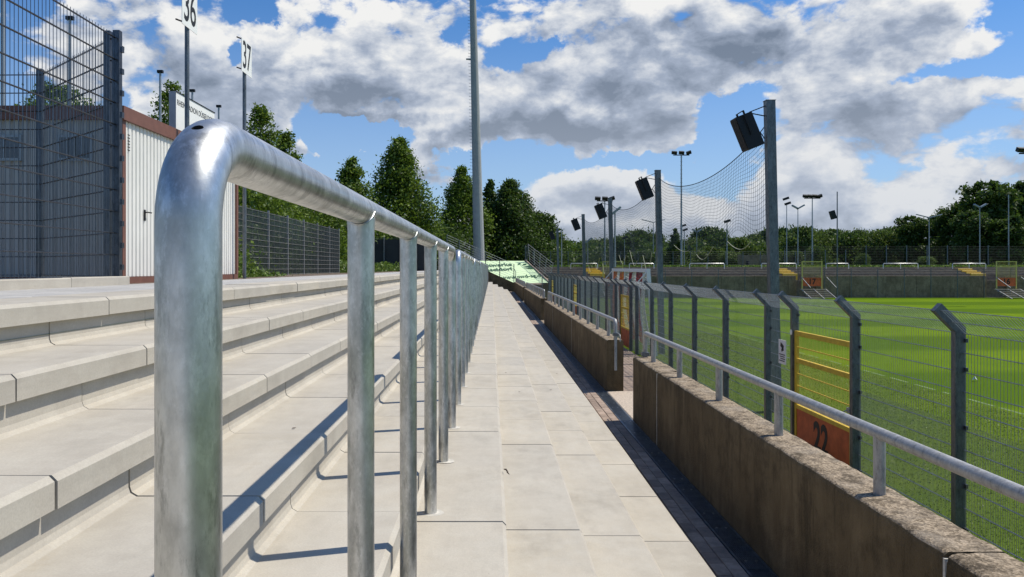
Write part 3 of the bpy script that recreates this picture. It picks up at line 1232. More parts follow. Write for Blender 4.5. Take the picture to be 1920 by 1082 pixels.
def ball_net(ya, yb, za, zb_, sag, label, bottom):
    t = thing('ball_net', label, 'net', (0, 0, 0), 'ball nets between the poles')
    L = yb - ya
    ms = .125
    nv = int(L / ms)
    nh = 22

    def top(s):
        return za + (zb_ - za) * s - sag * (1 - (2 * s - 1) ** 2) ** .8 - .12

    def bot(s):
        return bottom + .28 * math.sin(s * 7 + ya) * math.sin(s * 17 + 1) - .12

    def pt(s, tt):
        return (PX + .04 + .10 * math.sin(s * PI) * tt, ya + L * s, top(s) * (1 - tt) + bot(s) * tt)
    m = MB()
    for k in range(nv + 1):
        s = k / nv
        m.tube([pt(s, q / 8) for q in range(9)], .0032, 3, caps=False, smooth=False)
    for q in range(nh + 1):
        m.tube([pt(k / 40, q / nh) for k in range(41)], .0036, 3, caps=False, smooth=False)
    m.build('net_mesh', M['net'], t, fix=False)
    MB().tube([(p[0], p[1], p[2] + .01) for p in (pt(k / 60, 0) for k in range(61))], .011, 5).build('top_rope', M['net'], t)
    for (s0, s1, dz) in ((.12, .30, .45), (.42, .58, .35), (.66, .82, .30)):
        pts = []
        for q in range(11):
            s = s0 + (s1 - s0) * q / 10
            p = pt(s, 1)
            pts.append((p[0], p[1], p[2] - dz * math.sin(PI * q / 10)))
        MB().tube(pts, .009, 5).build('hem_rope', M['rope'], t)
    return t


ball_net(15.7, 26.0, 3.15, 3.15, .72, 'dark sagging ball net between the nearest and second net poles', .72)
ball_net(26.2, 36.5, 3.15, 3.15, .62, 'dark sagging ball net between the second and third net poles', .6)
ball_net(36.7, 47.3, 3.15, 3.15, .55, 'dark ball net between the third and fourth net poles', .4)

# ------------------------------------------------------------------ stored goal
gl = thing('football_goal', 'white goal with orange and dark red striped net, stored behind the fence', 'goal', (0, 0, 0))
ga, gb, gx, gz = 25.5, 32.8, 5.16, -.03
fr = MB()
fr.obox((gx, (ga + gb) / 2, gz - .06), (1, 0, 0), (0, 1, 0), (0, 0, 1), .06, (gb - ga) / 2 + .06, .06)
fr.build('crossbar', M['white'], gl)
for y in (ga, gb):
    p = MB()
    a, b = Vector((gx, y, gz - .12)), Vector((gx + .22, y - .1, PITCH_Z))
    p.obox((a + b) / 2, (1, 0, .08), (0, 1, 0), b - a, .06, .06, (b - a).length / 2)
    p.build('goal_post', M['white'], gl)
    MB().tube([(gx - .05, y, gz - .10), (gx - .32, y + .02, gz - .42), (gx - .12, y, PITCH_Z + .05)], .022, 6).build('net_stay', M['white'], gl)
cols = ['net_o', 'net_w', 'net_o', 'net_w', 'net_r', 'net_w', 'net_r', 'net_w']
ns = len(cols)
for k, cn in enumerate(cols):
    y0 = gb - .1 - (gb - ga - .2) * k / ns
    y1 = gb - .1 - (gb - ga - .2) * (k + 1) / ns
    m = MB()

    def gp(y, tt):
        return (gx - .12 * math.sin(tt * PI) + .12 * tt + .03 * math.sin(y * 5 + tt * 6), y, gz - .13 - 2.45 * tt + .04 * math.sin(y * 3))
    for q in range(9):
        y = y0 + (y1 - y0) * q / 9
        m.tube([gp(y, s / 8) for s in range(9)], .011, 3, caps=False, smooth=False)
    for s in range(25):
        m.tube([gp(y0 + (y1 - y0) * q / 4, s / 24) for q in range(5)], .011, 3, caps=False, smooth=False)
    m.build('net_stripe', M[cn], gl, fix=False)

# ------------------------------------------------------------------ tall mesh cage on the left
cage = thing('mesh_cage', 'tall dark double wire mesh cage at the left edge, before the shaded kiosk wall', 'fence')


def mat_between(a, b, z0, z1, parent, mat, vs=.05, hs=.2, rv=.003, rh=.0045, label=None, n=4, first=.0):
    a, b = Vector(a), Vector(b)
    L = (b - a).length
    me_ = MB()
    nv = max(2, int(round(L / vs)))
    u = (b - a) / L
    nrm = Vector((u.y, -u.x, 0))
    for k in range(nv + 1):
        p = a + u * (L * k / nv)
        me_.tube([(p.x, p.y, z0), (p.x, p.y, z1)], rv, n, caps=False, smooth=False)
    z = z1 - .03 - first
    while z > z0 - .005:
        for s in (-1, 1):
            o = nrm * (.007 * s)
            me_.tube([(a.x + o.x, a.y + o.y, z), (b.x + o.x, b.y + o.y, z)], rh, n, caps=False, smooth=False)
        z -= hs
    return me_.build('wire_panel', mat, parent, fix=False)


ZC0, ZC1 = -.075, 2.15
CX = -3.47
c0, c1, c2, c3 = (CX, 4.62), (CX, 7.12), (-4.95, 8.5), (-9.8, 8.6)
for a, b in ((c0, c1), (c1, c2), (c2, (-7.4, 8.55)), ((-7.4, 8.55), c3), ((CX, 2.1), c0)):
    mat_between((a[0], a[1], 0), (b[0], b[1], 0), ZC0, ZC1, cage, M['dark_wire'])
for (x, y) in ((CX + .01, 7.15), (CX - .085, 7.165), (CX, 4.62), (-4.98, 8.53), (-7.4, 8.57)):
    MB().box(x - .03, x + .03, y - .03, y + .03, -.16, ZC1 + .04).build('cage_post', M['dark_wire'], cage)
for k in range(11):
    MB().box(CX + .055, CX + .078, 7.10, 7.14, -.02 + k * .2, .03 + k * .2).build('clip', M['dark_wire'], cage)
kerb = thing('kerb_row', 'row of light grey concrete kerb stones under the tall mesh cage', 'kerb')
for k in range(5):
    y1 = 7.22 - k * 1.0
    MB().cbox(CX - .06, CX + .09, y1 - .995, y1, -.30, -.082 + rng.normal(0, .002), .008).build('kerb_stone', M['slab'], kerb)
for k in range(2):
    d = (Vector((c2[0], c2[1], 0)) - Vector((c1[0], c1[1], 0))).normalized()
    ctr = Vector((c1[0], c1[1], -.2)) + d * (.52 + k * 1.0)
    MB().obox(ctr + Vector((0, .08, 0)), d, (d.y, -d.x, 0), (0, 0, 1), .495, .06, .115).build('kerb_stone', M['slab'], kerb)

# ------------------------------------------------------------------ kiosk with cream cladding
HXK = -5.4
KY0, KY1 = 11.3, 16.42
KZ0, KZ1 = -.30, 2.36
kiosk = thing('kiosk', 'low flat roofed kiosk with cream ribbed cladding and brown roof trim', 'building')


def ribbed(u0, u1, z0, z1, pitch=.125, depth=.022):
    """trapezoid profile along u, returned as (u, offset) points"""
    pts = []
    u = u0
    while u < u1 - 1e-6:
        for du, o in ((0, 0), (.012, depth), (pitch - .040, depth), (pitch - .028, 0)):
            if u + du <= u1:
                pts.append((u + du, o))
        u += pitch
    pts.append((u1, 0))
    return pts


side = MB()
pr = ribbed(KY0 + .08, KY1 - .10, 0, 0)
v = []
for (u, o) in pr:
    v += [(HXK - .022 + o, u, KZ0 + .17), (HXK - .022 + o, u, KZ1 - .20)]
side.add(v, [(2 * i, 2 * i + 2, 2 * i + 3, 2 * i + 1) for i in range(len(pr) - 1)])
side.build('cladding', M['white_clad'], kiosk, fix=False)
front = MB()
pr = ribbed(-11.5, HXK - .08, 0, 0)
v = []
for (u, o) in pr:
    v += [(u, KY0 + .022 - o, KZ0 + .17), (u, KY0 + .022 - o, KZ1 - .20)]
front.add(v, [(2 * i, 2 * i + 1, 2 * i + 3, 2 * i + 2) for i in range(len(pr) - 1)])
front.build('cladding', M['shade_clad'], kiosk, fix=False)
MB().box(-11.5, HXK - .024, KY0 + .024, KY1, KZ0, KZ1 - .05).build('core_wall', M['white_clad'], kiosk)
tr = MB()
tr.box(-11.6, HXK + .05, KY0 - .05, KY1 + .05, KZ1 - .20, KZ1)
tr.build('roof_trim', M['brown'], kiosk)
tr = MB()
tr.box(HXK - .02, HXK + .012, KY0 - .01, KY1 + .012, KZ0, KZ0 + .165)
tr.box(-11.5, HXK - .021, KY0 - .012, KY0 + .02, KZ0, KZ0 + .165)
tr.build('plinth', M['brown'], kiosk)
for y in (KY0 + .03, KY1 - .04):
    MB().box(HXK - .02, HXK + .016, y - .045, y + .055, KZ0 + .166, KZ1 - .201).build('corner_trim', M['brown'], kiosk)
hd = MB()
hd.box(HXK + .002, HXK + .012, 12.00, 12.05, .73, .90)
hd.tube([(HXK + .012, 12.025, .86), (HXK + .06, 12.025, .86), (HXK + .06, 12.14, .86)], .011, 6)
hd.build('door_handle', M['black'], kiosk)
for k in range(6):
    MB().box(HXK + .001, HXK + .006, KY0 + .17, KY0 + .23, 1.74 + k * .045, 1.755 + k * .045).build('vent_slot', M['dark'], kiosk)
for (x0, x1) in ((-7.75, -6.90), (-6.30, -5.86), (-9.4, -8.6)):
    w = MB()
    z0, z1 = 1.60, 1.90
    yy = KY0 - .03
    w.box(x0 - .04, x1 + .04, yy, yy + .05, z1, z1 + .04).box(x0 - .04, x1 + .04, yy, yy + .05, z0 - .04, z0)
    w.box(x0 - .04, x0, yy, yy + .05, z0, z1).box(x1, x1 + .04, yy, yy + .05, z0, z1)
    wf = w.build('window_frame', M['lamp'], kiosk)
    MB().box(x0, x1, yy + .012, yy + .03, z0, z1).build('pane', M['glass'], wf)
    for q in range(1, 4):
        xx = x0 + (x1 - x0) * q / 4
        MB().box(xx - .008, xx + .008, yy - .004, yy + .010, z0, z1).build('bar', M['lamp'], wf)

# long name sign on the roof
sg = thing('roof_sign', 'white rectangular sign board with RHEINSTADION DÜSSELDORF lettering on the kiosk roof', 'sign')
SX, SY0, SY1 = -5.60, 13.72, 15.62
MB().box(SX - .12, SX, SY0, SY1, 2.46, 3.12).build('sign_box', M['white'], sg)
MB().box(SX - .121, SX + .001, SY0 - .012, SY0 - .001, 2.44, 3.13).build('end_cap', M['lamp'], sg)
MB().box(SX - .10, SX - .02, SY0 + .2, SY0 + .28, KZ1, 2.46).box(SX - .10, SX - .02, SY1 - .28, SY1 - .2, KZ1, 2.46).build('foot', M['lamp'], sg)
text_obj('lettering', 'RHEINSTADION DÜSSELDORF', M['ink'], sg, (SX + .002, (SY0 + SY1) / 2 + .0, 2.945), (0, 1, 0), (0, 0, 1), .145, .93, .0005, .001, spacing=1.0)
MB().box(SX - .13, SX + .012, SY0, SY1 + .01, 3.121, 3.136).build('top_edge', M['black'], sg)

# block number signs on poles
for num, y, py, zt, lab in (('36', 13.2, 352, 4.86, 'white square plate reading 36 on a tall grey pole beside the kiosk'),
                            ('37', 16.2, 455.5, 4.84, 'white square plate reading 37 on a tall grey pole at the right of the kiosk')):
    x = -5.2 + (0 if num == '36' else .02)
    s = thing('number_sign', lab, 'sign', (x, y, -.3), 'block number signs')
    MB().tube([(0, 0, 0), (0, 0, zt - .35 + .3)], .039, 12).build('pole', M['post'], s)
    zc = zt - .77 + .3
    MB().cbox(.041, .049, -.33, .33, zc - .02, zc + .66, .002).build('plate', M['white'], s)
    for z in (zc + .0, zc + .62):
        MB().tube([(-.02, -.42, z + .02), (.033, -.30, z + .02)], .014, 6).build('bracket', M['black'], s)
    text_obj('number', num, M['ink'], s, (.0505, 0, zc + .32), (0, 1, 0), (0, 0, 1), .80, .72, .006, .001, spacing=.95)

# flagpoles
fl = ['flagpole at the far left edge, cut by the frame', 'flagpole seen through the mesh cage, with a black cap', 'flagpole just right of the cage corner post',
      'bare flagpole left of the roof sign with a black top', 'flagpole tip showing above the roof sign', 'flagpole tip just right of the roof sign']
for k, y in enumerate((19, 22, 25, 28, 31, 34)):
    f = thing('flagpole', fl[k], 'flagpole', (-12, y, -.3), 'flagpoles behind the kiosk')
    MB().tube([(0, 0, 0), (0, 0, 7.35)], [.06, .04], 10).build('pole', M['lamp'], f)
    MB().box(-.10, .10, -.06, .06, 7.35, 7.45).build('cap', M['black'], f)

# screened fence behind the plaza
lf = thing('mesh_fence', 'long grey wire mesh fence before dark hedges, right of the kiosk', 'fence')
LX = -7.6
LY = [16.5, 18.98, 21.46, 23.94, 26.42, 28.9, 31.38, 33.86, 36.34, 38.6]
for a, b in zip(LY[:-1], LY[1:]):
    mat_between((LX, a + .02, 0), (LX, b - .02, 0), -.25, 1.88, lf, M['galv_old'], vs=.60, hs=.19, rv=.003, rh=.006, n=3)
    vm = MB()
    for q in range(48):
        y = a + .04 + (b - a - .08) * q / 47
        vm.tube([(LX - .012, y, -.25), (LX - .012, y, 1.88)], .0052, 3, caps=False, smooth=False)
    vm.build('thin_wires', M['thin_wire'], lf, fix=False)
for y in LY:
    MB().box(LX - .06, LX + .0, y - .03, y + .03, -.3, 1.95).build('fence_post', M['galv_old'], lf)
MB().box(LX - 3.2, LX - .1, 38.75, 38.77, -.22, 1.86).build('privacy_fabric', M['screen'], lf)
rf = thing('screened_fence', 'short dark screened fence section behind green weeds, between the second and third barrier posts', 'fence')
for k in range(4):
    a = Vector((-9.6 + k * 1.25, 60, 0))
    b = Vector((-9.6 + (k + 1) * 1.25, 60.3, 0))
    mat_between(a, b, -.3, 2.3, rf, M['dark_wire'], vs=.2, hs=.4, rv=.004, rh=.010, n=3)
    MB().box(a.x, b.x - .02, a.y + .05, a.y + .06, -.3, 2.2).build('privacy_fabric', M['screen'], rf)
    MB().box(a.x - .03, a.x + .03, a.y - .06, a.y, -.3, 2.4).build('fence_post', M['galv_old'], rf)

# ------------------------------------------------------------------ end of the stand: stair wall, tarpaulin, rails
ew = thing('stair_wall', 'dark brown concrete wall with sloping top at the far end of the terrace', 'wall')
wt = [P(912, 507, 64.2), P(963, 530, 64.2)]
pr = [(-.6, -.15), (wt[0].x, wt[0].z), (1.815, wt[1].z), (2.08, wt[1].z), (2.08, -3.1), (-.6, -3.1)]
MB().prism_y([(x, z) for x, z in pr], 64.2, 64.5).build('wall_body', M['wall'], ew)
sr = thing('stair_fence', 'thin wire fence descending along the sloping wall in front of the tarpaulin', 'fence')
pp = [P(838, 440, 64.3), P(861, 450, 64.3), P(885, 462, 64.3), P(910.5, 473, 64.3), P(937, 485, 64.3), P(963.6, 495, 64.3)]
for p in pp:
    MB().tube([(p.x, p.y, p.z - 1.95), p], .035, 6).build('fence_post', M['post'], sr)
for q in range(8):
    MB().tube([pp[0] - Vector((0, 0, .02 + q * .2)), pp[-1] - Vector((0, 0, .02 + q * .2))], .012, 4).build('wire', M['wire'], sr)

tp = thing('tarpaulin', 'large pale green tarpaulin with utility company lettering stretched over the corner stand', 'tarpaulin')
BLc, BRc = Vector((-1.2, 66.0, -1.40)), Vector((4.98, 67.0, -1.30))
TLc, TRc = Vector((-1.7, 70.6, .62)), Vector((3.10, 71.2, .635))
m = MB()
nu, nv_ = 24, 16
V = []
for j in range(nv_ + 1):
    for i in range(nu + 1):
        s, t_ = i / nu, j / nv_
        p = (BLc * (1 - s) + BRc * s) * (1 - t_) + (TLc * (1 - s) + TRc * s) * t_
        p.z += .02 * mnoise.noise((s * 3, t_ * 5, 0)) + .008 * math.sin(t_ * PI * 8)
        V.append(p)
m.add(V, [(j * (nu + 1) + i, j * (nu + 1) + i + 1, (j + 1) * (nu + 1) + i + 1, (j + 1) * (nu + 1) + i) for j in range(nv_) for i in range(nu)], True)
sheet = m.build('sheet', M['tarp'], tp)
nrm = (BRc - BLc).cross(TLc - BLc).normalized()
upv = ((TLc + TRc) / 2 - (BLc + BRc) / 2).normalized()
rt = upv.cross(nrm).normalized()


def on_tarp(px, py, lift=.045):
    """where the line of sight meets the sheet"""
    dr = Vector(((px - 922) / 1450, 1, (502 - py) / 1450))
    tt = nrm.dot(BLc) / nrm.dot(dr)
    return dr * tt + nrm * lift


def tarp_text(body, px, py, pxh, xs=1.0, bold=.0):
    p = on_tarp(px, py)
    sc = p.y / 1450
    size = pxh * sc / .7 / max(.2, upv.z)
    o = text_obj('lettering', body, M['tarp_ink'], tp, p, rt, upv, size, xs * upv.z, bold * size, .002)
    return o


tarp_text('Stadtwerke', 925, 498, 5.6, 1.95, .018)
tarp_text('Düsseldorf', 927, 506.5, 5.6, 1.95, .018)
tarp_text('www.swd-ag.de', 980, 519, 5.2, 1.75, .010)
lg = MB()
for (x0, y0, x1, y1, w) in ((970, 498, 976, 494.5, .55), (978, 499, 987, 495.5, .6), (979, 501, 998, 499.5, .6), (981, 503, 1000, 504.5, .55), (988, 502.5, 1001, 502.8, .25)):
    a, b = on_tarp(x0, y0, .05), on_tarp(x1, y1, .05)
    d_ = b - a
    sd = nrm.cross(d_).normalized()
    pts = [a, a + d_ * .35 + sd * .06, a + d_ * .75 + sd * .19 * w * 1.6, b + sd * .05, b - sd * .05, a + d_ * .75 - sd * .14 * w * 1.6, a + d_ * .35 - sd * .04]
    lg.add(pts, [tuple(range(7))])
lg.build('feather_emblem', M['tarp_ink'], tp, fix=False)
ed = MB()
ed.tube([TRc + Vector((0, 0, .06)), BRc + Vector((0, 0, .06))], .07, 8)
ed.build('edge_roll', mat_plain('pale_edge_timber', (.42, .33, .26), .8), tp)
cw = thing('corner_stand_wall', 'dark concrete front wall under the green tarpaulin', 'wall')
MB().box(2.09, 5.2, 66.9, 67.2, -3.1, -1.45).build('front_wall', M['far_wall'], cw)
MB().box(4.95, 5.2, 67.21, 75.2, -3.1, -1.0).build('side_wall', M['far_wall'], cw)
ef = thing('end_fence', 'small wire fence standing on the end of the farthest low wall before the tarpaulin', 'fence')
for (px, d, z1) in ((967, 63, -.12), (1016.5, 46.5, -.35)):
    q_ = P(px, 520, d)
    MB().tube([(q_.x, d, -1.2), (q_.x, d, z1 - .2), (q_.x - .12, d, z1)], .028, 6).build('fence_post', M['post'], ef)
for q in range(6):
    qa, qb = P(967, 520, 63), P(1016.5, 520, 46.5)
    MB().tube([(qa.x, 63, -.2 - q * .16), (qb.x, 46.5, -.42 - q * .13)], .006, 3).build('wire', M['wire'], ef)
# stair rail right of the tarpaulin
st_ = thing('stair_railing', 'grey multi bar railing descending along the right edge of the tarpaulin', 'railing')
a, b = P(990, 458, 71), P(1037, 494, 67)
a2_, b2_ = P(993, 489, 71), P(1031, 521, 67)
for q in range(7):
    f = q / 6
    MB().tube([a * (1 - f) + a2_ * f, b * (1 - f) + b2_ * f], .022 if q == 0 else .014, 5).build('bar', M['galv_old'], st_)
for q in range(5):
    f = q / 4
    MB().tube([a * (1 - f) + b * f, a2_ * (1 - f) + b2_ * f], .03, 5).build('upright', M['galv_old'], st_)
for px in (985, 988):
    p = P(px, 460, 71)
    MB().tube([p, (p.x, p.y, .5)], .04, 5).build('upright', M['post'], st_)

# ------------------------------------------------------------------ floodlight mast
mast = thing('floodlight_mast', 'very tall tapering grey concrete floodlight mast behind the tarpaulin, running out of the frame', 'mast', (-1.16, 72.5, -.3))
MH = 38.0
ml = -.60 / 24.9
sh = MB()
sh.tube([(0, 0, 0), (ml * 7.2, 0, 7.2)], [.535, .47], 16, smooth=False)
sh.tube([(ml * 7.2, 0, 7.205), (ml * MH, 0, MH)], [.455, .20], 16, smooth=False)
sh.build('shaft', M['mast'], mast)
MB().tube([(ml * 7.16, 0, 7.16), (ml * 7.2, 0, 7.22)], .475, 16).build('joint_ring', M['mast'], mast)
rg = MB()
for k in range(90):
    z = 8.6 + k * .31
    f = (z - 7.2) / (MH - 7.2)
    r = .455 + (.20 - .455) * f
    x = ml * z - r
    rg.tube([(x + .03, 0, z), (x - .17, 0, z), (x - .17, 0, z + .05)], .018, 4)
rg.build('climbing_rungs', M['lamp'], mast)
MB().box(ml * 8.3 - .455 - .35, ml * 8.3 - .4, -.1, .1, 8.3, 8.36).box(ml * 20 - .36 - .40, ml * 20 - .3, -.1, .1, 19.8, 19.9).build('rest_bracket', M['lamp'], mast)

# ------------------------------------------------------------------ far stand
FS = 75.0
fw = thing('far_stand_wall', 'long grey brown concrete wall along the far side of the pitch', 'wall')
xs_ = [5.3 + 3.1 * k for k in range(36)]
gates_x = [(10.55, 12.5), (29.5, 31.45), (48.0, 49.95), (66.6, 68.5)]


def in_gate(x0, x1):
    return any(x0 < b and x1 > a for a, b in gates_x)


cutsx = sorted(set([5.3, 110.0] + [v for g_ in gates_x for v in g_] + [g_[1] + 3.25 * k for g_ in gates_x for k in range(1, 6) if g_[1] + 3.25 * k < g_[0] + 18.5]))
for a, b in zip(cutsx[:-1], cutsx[1:]):
    if in_gate(a + .1, b - .1) or b - a < .05:
        continue
    MB().cbox(a + .012, b - .012, FS, FS + .28, -3.1, -.78 + rng.normal(0, .006), .02).build('wall_panel', M['far_wall'], fw)
fl_ = structure('far_walkway')
MB().box(5.3, 110, FS + .281, FS + 2.2, -3.0, -1.2).build('deck', M['rot_wood'], fl_)
MB().box(-2.4, 4.94, 67.21, FS + 2.2, -3.05, -1.5).build('deck', M['rot_wood'], fl_)
ft = structure('far_terrace')
for k in range(5):
    MB().cbox(-2.4, 110, FS + 1.2 + .45 * k, FS + 1.2 + .45 * (k + 1) + .04, -1.5, -.60 + .165 * k - .031, .02).build('terrace_step', M['rot_wood'], ft)
    MB().box(-2.4, 110, FS + 1.17 + .45 * k, FS + 1.45 + .45 * k, -.60 + .165 * k - .03, -.60 + .165 * k + .008).build('step_plank', M['plank'], ft)
bank = MB().add([(-3, FS + 3.45, .085), (130, FS + 3.45, .085), (130, FS + 36, .10), (-3, FS + 36, .10)], [(0, 1, 2, 3)])
bank.add([(-3, FS + 36, .10), (130, FS + 36, .10), (130, FS + 60, -.29), (-3, FS + 60, -.29)], [(0, 1, 2, 3)])
tag(bank.build('grass_bank', M['meadow']), kind='structure')

gl_ = ['faded yellow gate of the far stand, partly hidden behind the goal', 'faded yellow far gate with rust orange board numbered 17', 'faded yellow far gate with rust orange board numbered 16 at the right edge', None]
sl_ = ['yellow painted steps in the far stand beside the goal', 'yellow painted steps in the far stand below the four headed floodlight', 'yellow painted steps in the far stand at the right edge of the picture', None]
tl_ = ['steel stairs below the far gate behind the goal', 'steel stairs to the pitch under the gate below the four headed floodlight', 'steel stairs to the pitch under the gate at the right edge of the picture', None]
for k, (xa, xb) in enumerate(gates_x[:3]):
    y = 73.6
    t = thing('far_gate', gl_[k], 'gate', (0, 0, 0), 'gates of the far stand')
    fr = MB()
    for x in (xa + .04, xb - .04):
        fr.box(x - .05, x + .05, y - .04, y + .04, -2.0, .63)
    fr.box(xa + .09, xb - .09, y - .04, y + .04, .55, .63).box(xa + .09, xb - .09, y - .035, y + .035, .05, .12)
    fr.build('gate_frame', M['yellow2'], t)
    for q in range(16):
        x = xa + .1 + (xb - xa - .2) * q / 15
        MB().box(x - .008, x + .008, y - .01, y + .01, -.94, .55).build('bar', M['yellow2'], t)
    bd = MB().box(xa + .09, xb - .09, y - .02, y + .02, -1.75, -.95).build('number_board', M['orange'], t)
    if k > 0:
        text_obj('number', ('18', '17', '16')[k], M['ink'], bd, ((xa + xb) / 2, y - .024, -1.34), (1, 0, 0), (0, 0, 1), .75, .95, .02, .002)
    s = thing('yellow_steps', sl_[k], 'steps', (0, 0, 0), 'yellow steps of the far stand')
    for q in range(4):
        MB().cbox(xa - 1.35 + .16 * (3 - q), xa - 1.35 + .16 * (3 - q) + 1.45, FS + 1.05 + .45 * q, FS + 1.05 + .45 * (q + 1), -1.4, -.58 + .165 * q, .02).build('step', M['yellow'], s)
    t = thing('far_stairs', tl_[k], 'stairs', (0, 0, 0), 'stairs below the far gates')
    for q in range(5):
        MB().box(xa - .05, xb + .45, 73.55 - .42 * q, 73.55 - .42 * q + .30, -2.05 - .17 * q - .04, -2.05 - .17 * q).build('tread', M['plank'], t)
    for x in (xa + .0, (xa + xb) / 2 + .2, xb + .38):
        MB().tube([(x, 73.7, -2.05), (x, 71.3, -2.88)], .045, 6).build('stringer', M['galv_old'], t)
    for x in (xa - .02, xb + .42):
        MB().tube([(x, 73.6, -.90), (x, 71.5, -1.85)], .035, 6).build('handrail', M['galv_old'], t)

# pipe barriers and thin fence posts of the far stand
blist = [(1180, 1226, 'grey pipe barrier on the far stand behind the goal'), (1293, 1358, 'grey pipe barrier on the far stand behind the ball net'),
         (1428, 1493, 'grey pipe barrier on the far stand left of the yellow steps of gate 17'), (1549, 1591, 'grey pipe barrier on the far stand right of gate 17'),
         (1656, 1721, 'grey pipe barrier on the far stand between gates 17 and 16, left one'), (1786, 1848, 'grey pipe barrier on the far stand left of gate 16'),
         (1070, 1120, 'grey pipe barrier on the far stand left of the goal')]
for (x0, x1, lab) in blist:
    y = 77.6
    a, b = P(x0, 494, y), P(x1, 494, y)
    t = thing('far_barrier', lab, 'barrier', (0, 0, 0), 'pipe barriers on the far stand')
    MB().tube([(a.x, y, -.3), (a.x, y, a.z - .08), (a.x + .08, y, a.z), (b.x - .08, y, a.z), (b.x, y, a.z - .08), (b.x, y, -.3)], .045, 8).build('bent_pipe', M['galv'], t)
    MB().tube([((a.x + b.x) / 2, y, -.3), ((a.x + b.x) / 2, y, a.z)], .04, 8).build('post', M['galv'], t)
ff = thing('far_pitch_fence', 'faint mesh fence with thin grey posts in front of the far wall', 'fence')
for k in range(24):
    x = 9.0 + 2.55 * k
    MB().box(x - .03, x + .03, 74.2, 74.26, -3, -.1).build('fence_post', M['post'], ff)
mm = MB()
for q in range(13):
    mm.tube([(8, 74.3, -2.6 + .2 * q), (70, 74.3, -2.6 + .2 * q)], .003, 3, caps=False, smooth=False)
mm.build('wire_panel', M['far_mesh'], ff, fix=False)
pp_ = thing('speaker_pole', 'thin tall pole with a small black speaker right of gate 17', 'pole', (32.7, 73.2, PITCH_Z))
MB().tube([(0, 0, 0), (0, 0, 10.1)], [.07, .05], 8).build('shaft', M['post'], pp_)
MB().obox((-.42, 0, 7.9), (1, 0, .3), (0, 1, 0), (-.3, 0, 1), .22, .2, .40).build('speaker', M['black'], pp_)

bf = thing('boundary_fence', 'long tall mesh fence with grey posts behind the far stand', 'fence')
for k in range(36):
    x = 36 + k * 2.5 - 20 * (k > 40)
    MB().box(x - .04, x + .04, 95, 95.08, 0, 2.75 if k > 3 else 2.2).build('fence_post', M['post'], bf)
mm = MB()
for q in range(13):
    mm.tube([(36, 95, .2 + .2 * q), (124, 95, .2 + .2 * q)], .006, 3, caps=False, smooth=False)
for k in range(440):
    x = 36 + .2 * k
    mm.tube([(x, 95, .1), (x, 95, 2.7)], .003, 3, caps=False, smooth=False)
mm.build('wire_panel', M['far_mesh'], bf, fix=False)
bf2 = thing('boundary_fence', 'low mesh fence behind the far stand at the left, above the goal and the corner', 'fence')
for k in range(17):
    x = 4.5 + k * 1.9
    MB().box(x - .03, x + .03, 84, 84.06, 0, 1.75).build('fence_post', M['post'], bf2)
mm = MB()
for q in range(9):
    mm.tube([(4.5, 84, .15 + .2 * q), (35, 84, .15 + .2 * q)], .010, 3, caps=False, smooth=False)
for k in range(200):
    mm.tube([(4.5 + .15 * k, 84, .1), (4.5 + .15 * k, 84, 1.7)], .003, 3, caps=False, smooth=False)
mm.build('wire_panel', M['far_mesh'], bf2, fix=False)
wf_ = thing('board_fence', 'grey weathered board fence behind the far stand under the ball net', 'fence')
for k in range(22):
    x = 27.2 + k * .145
    MB().box(x, x + .125, 85.5 + rng.normal(0, .01), 85.53, .08, 1.45 + rng.normal(0, .04)).build('board', M['far_wall'], wf_)
bn = thing('litter_bin', 'small black litter bin in front of the grey board fence', 'bin', (28.0, 84.6, .09))
MB().tube([(0, 0, 0), (0, 0, .55), (0, 0, .62)], [.17, .19, .12], 10).build('bin_body', M['black'], bn)
MB().box(-.14, .14, -.14, .14, .62, .66).build('lid', M['black'], bn)

# ------------------------------------------------------------------ floodlights and street lamps beyond


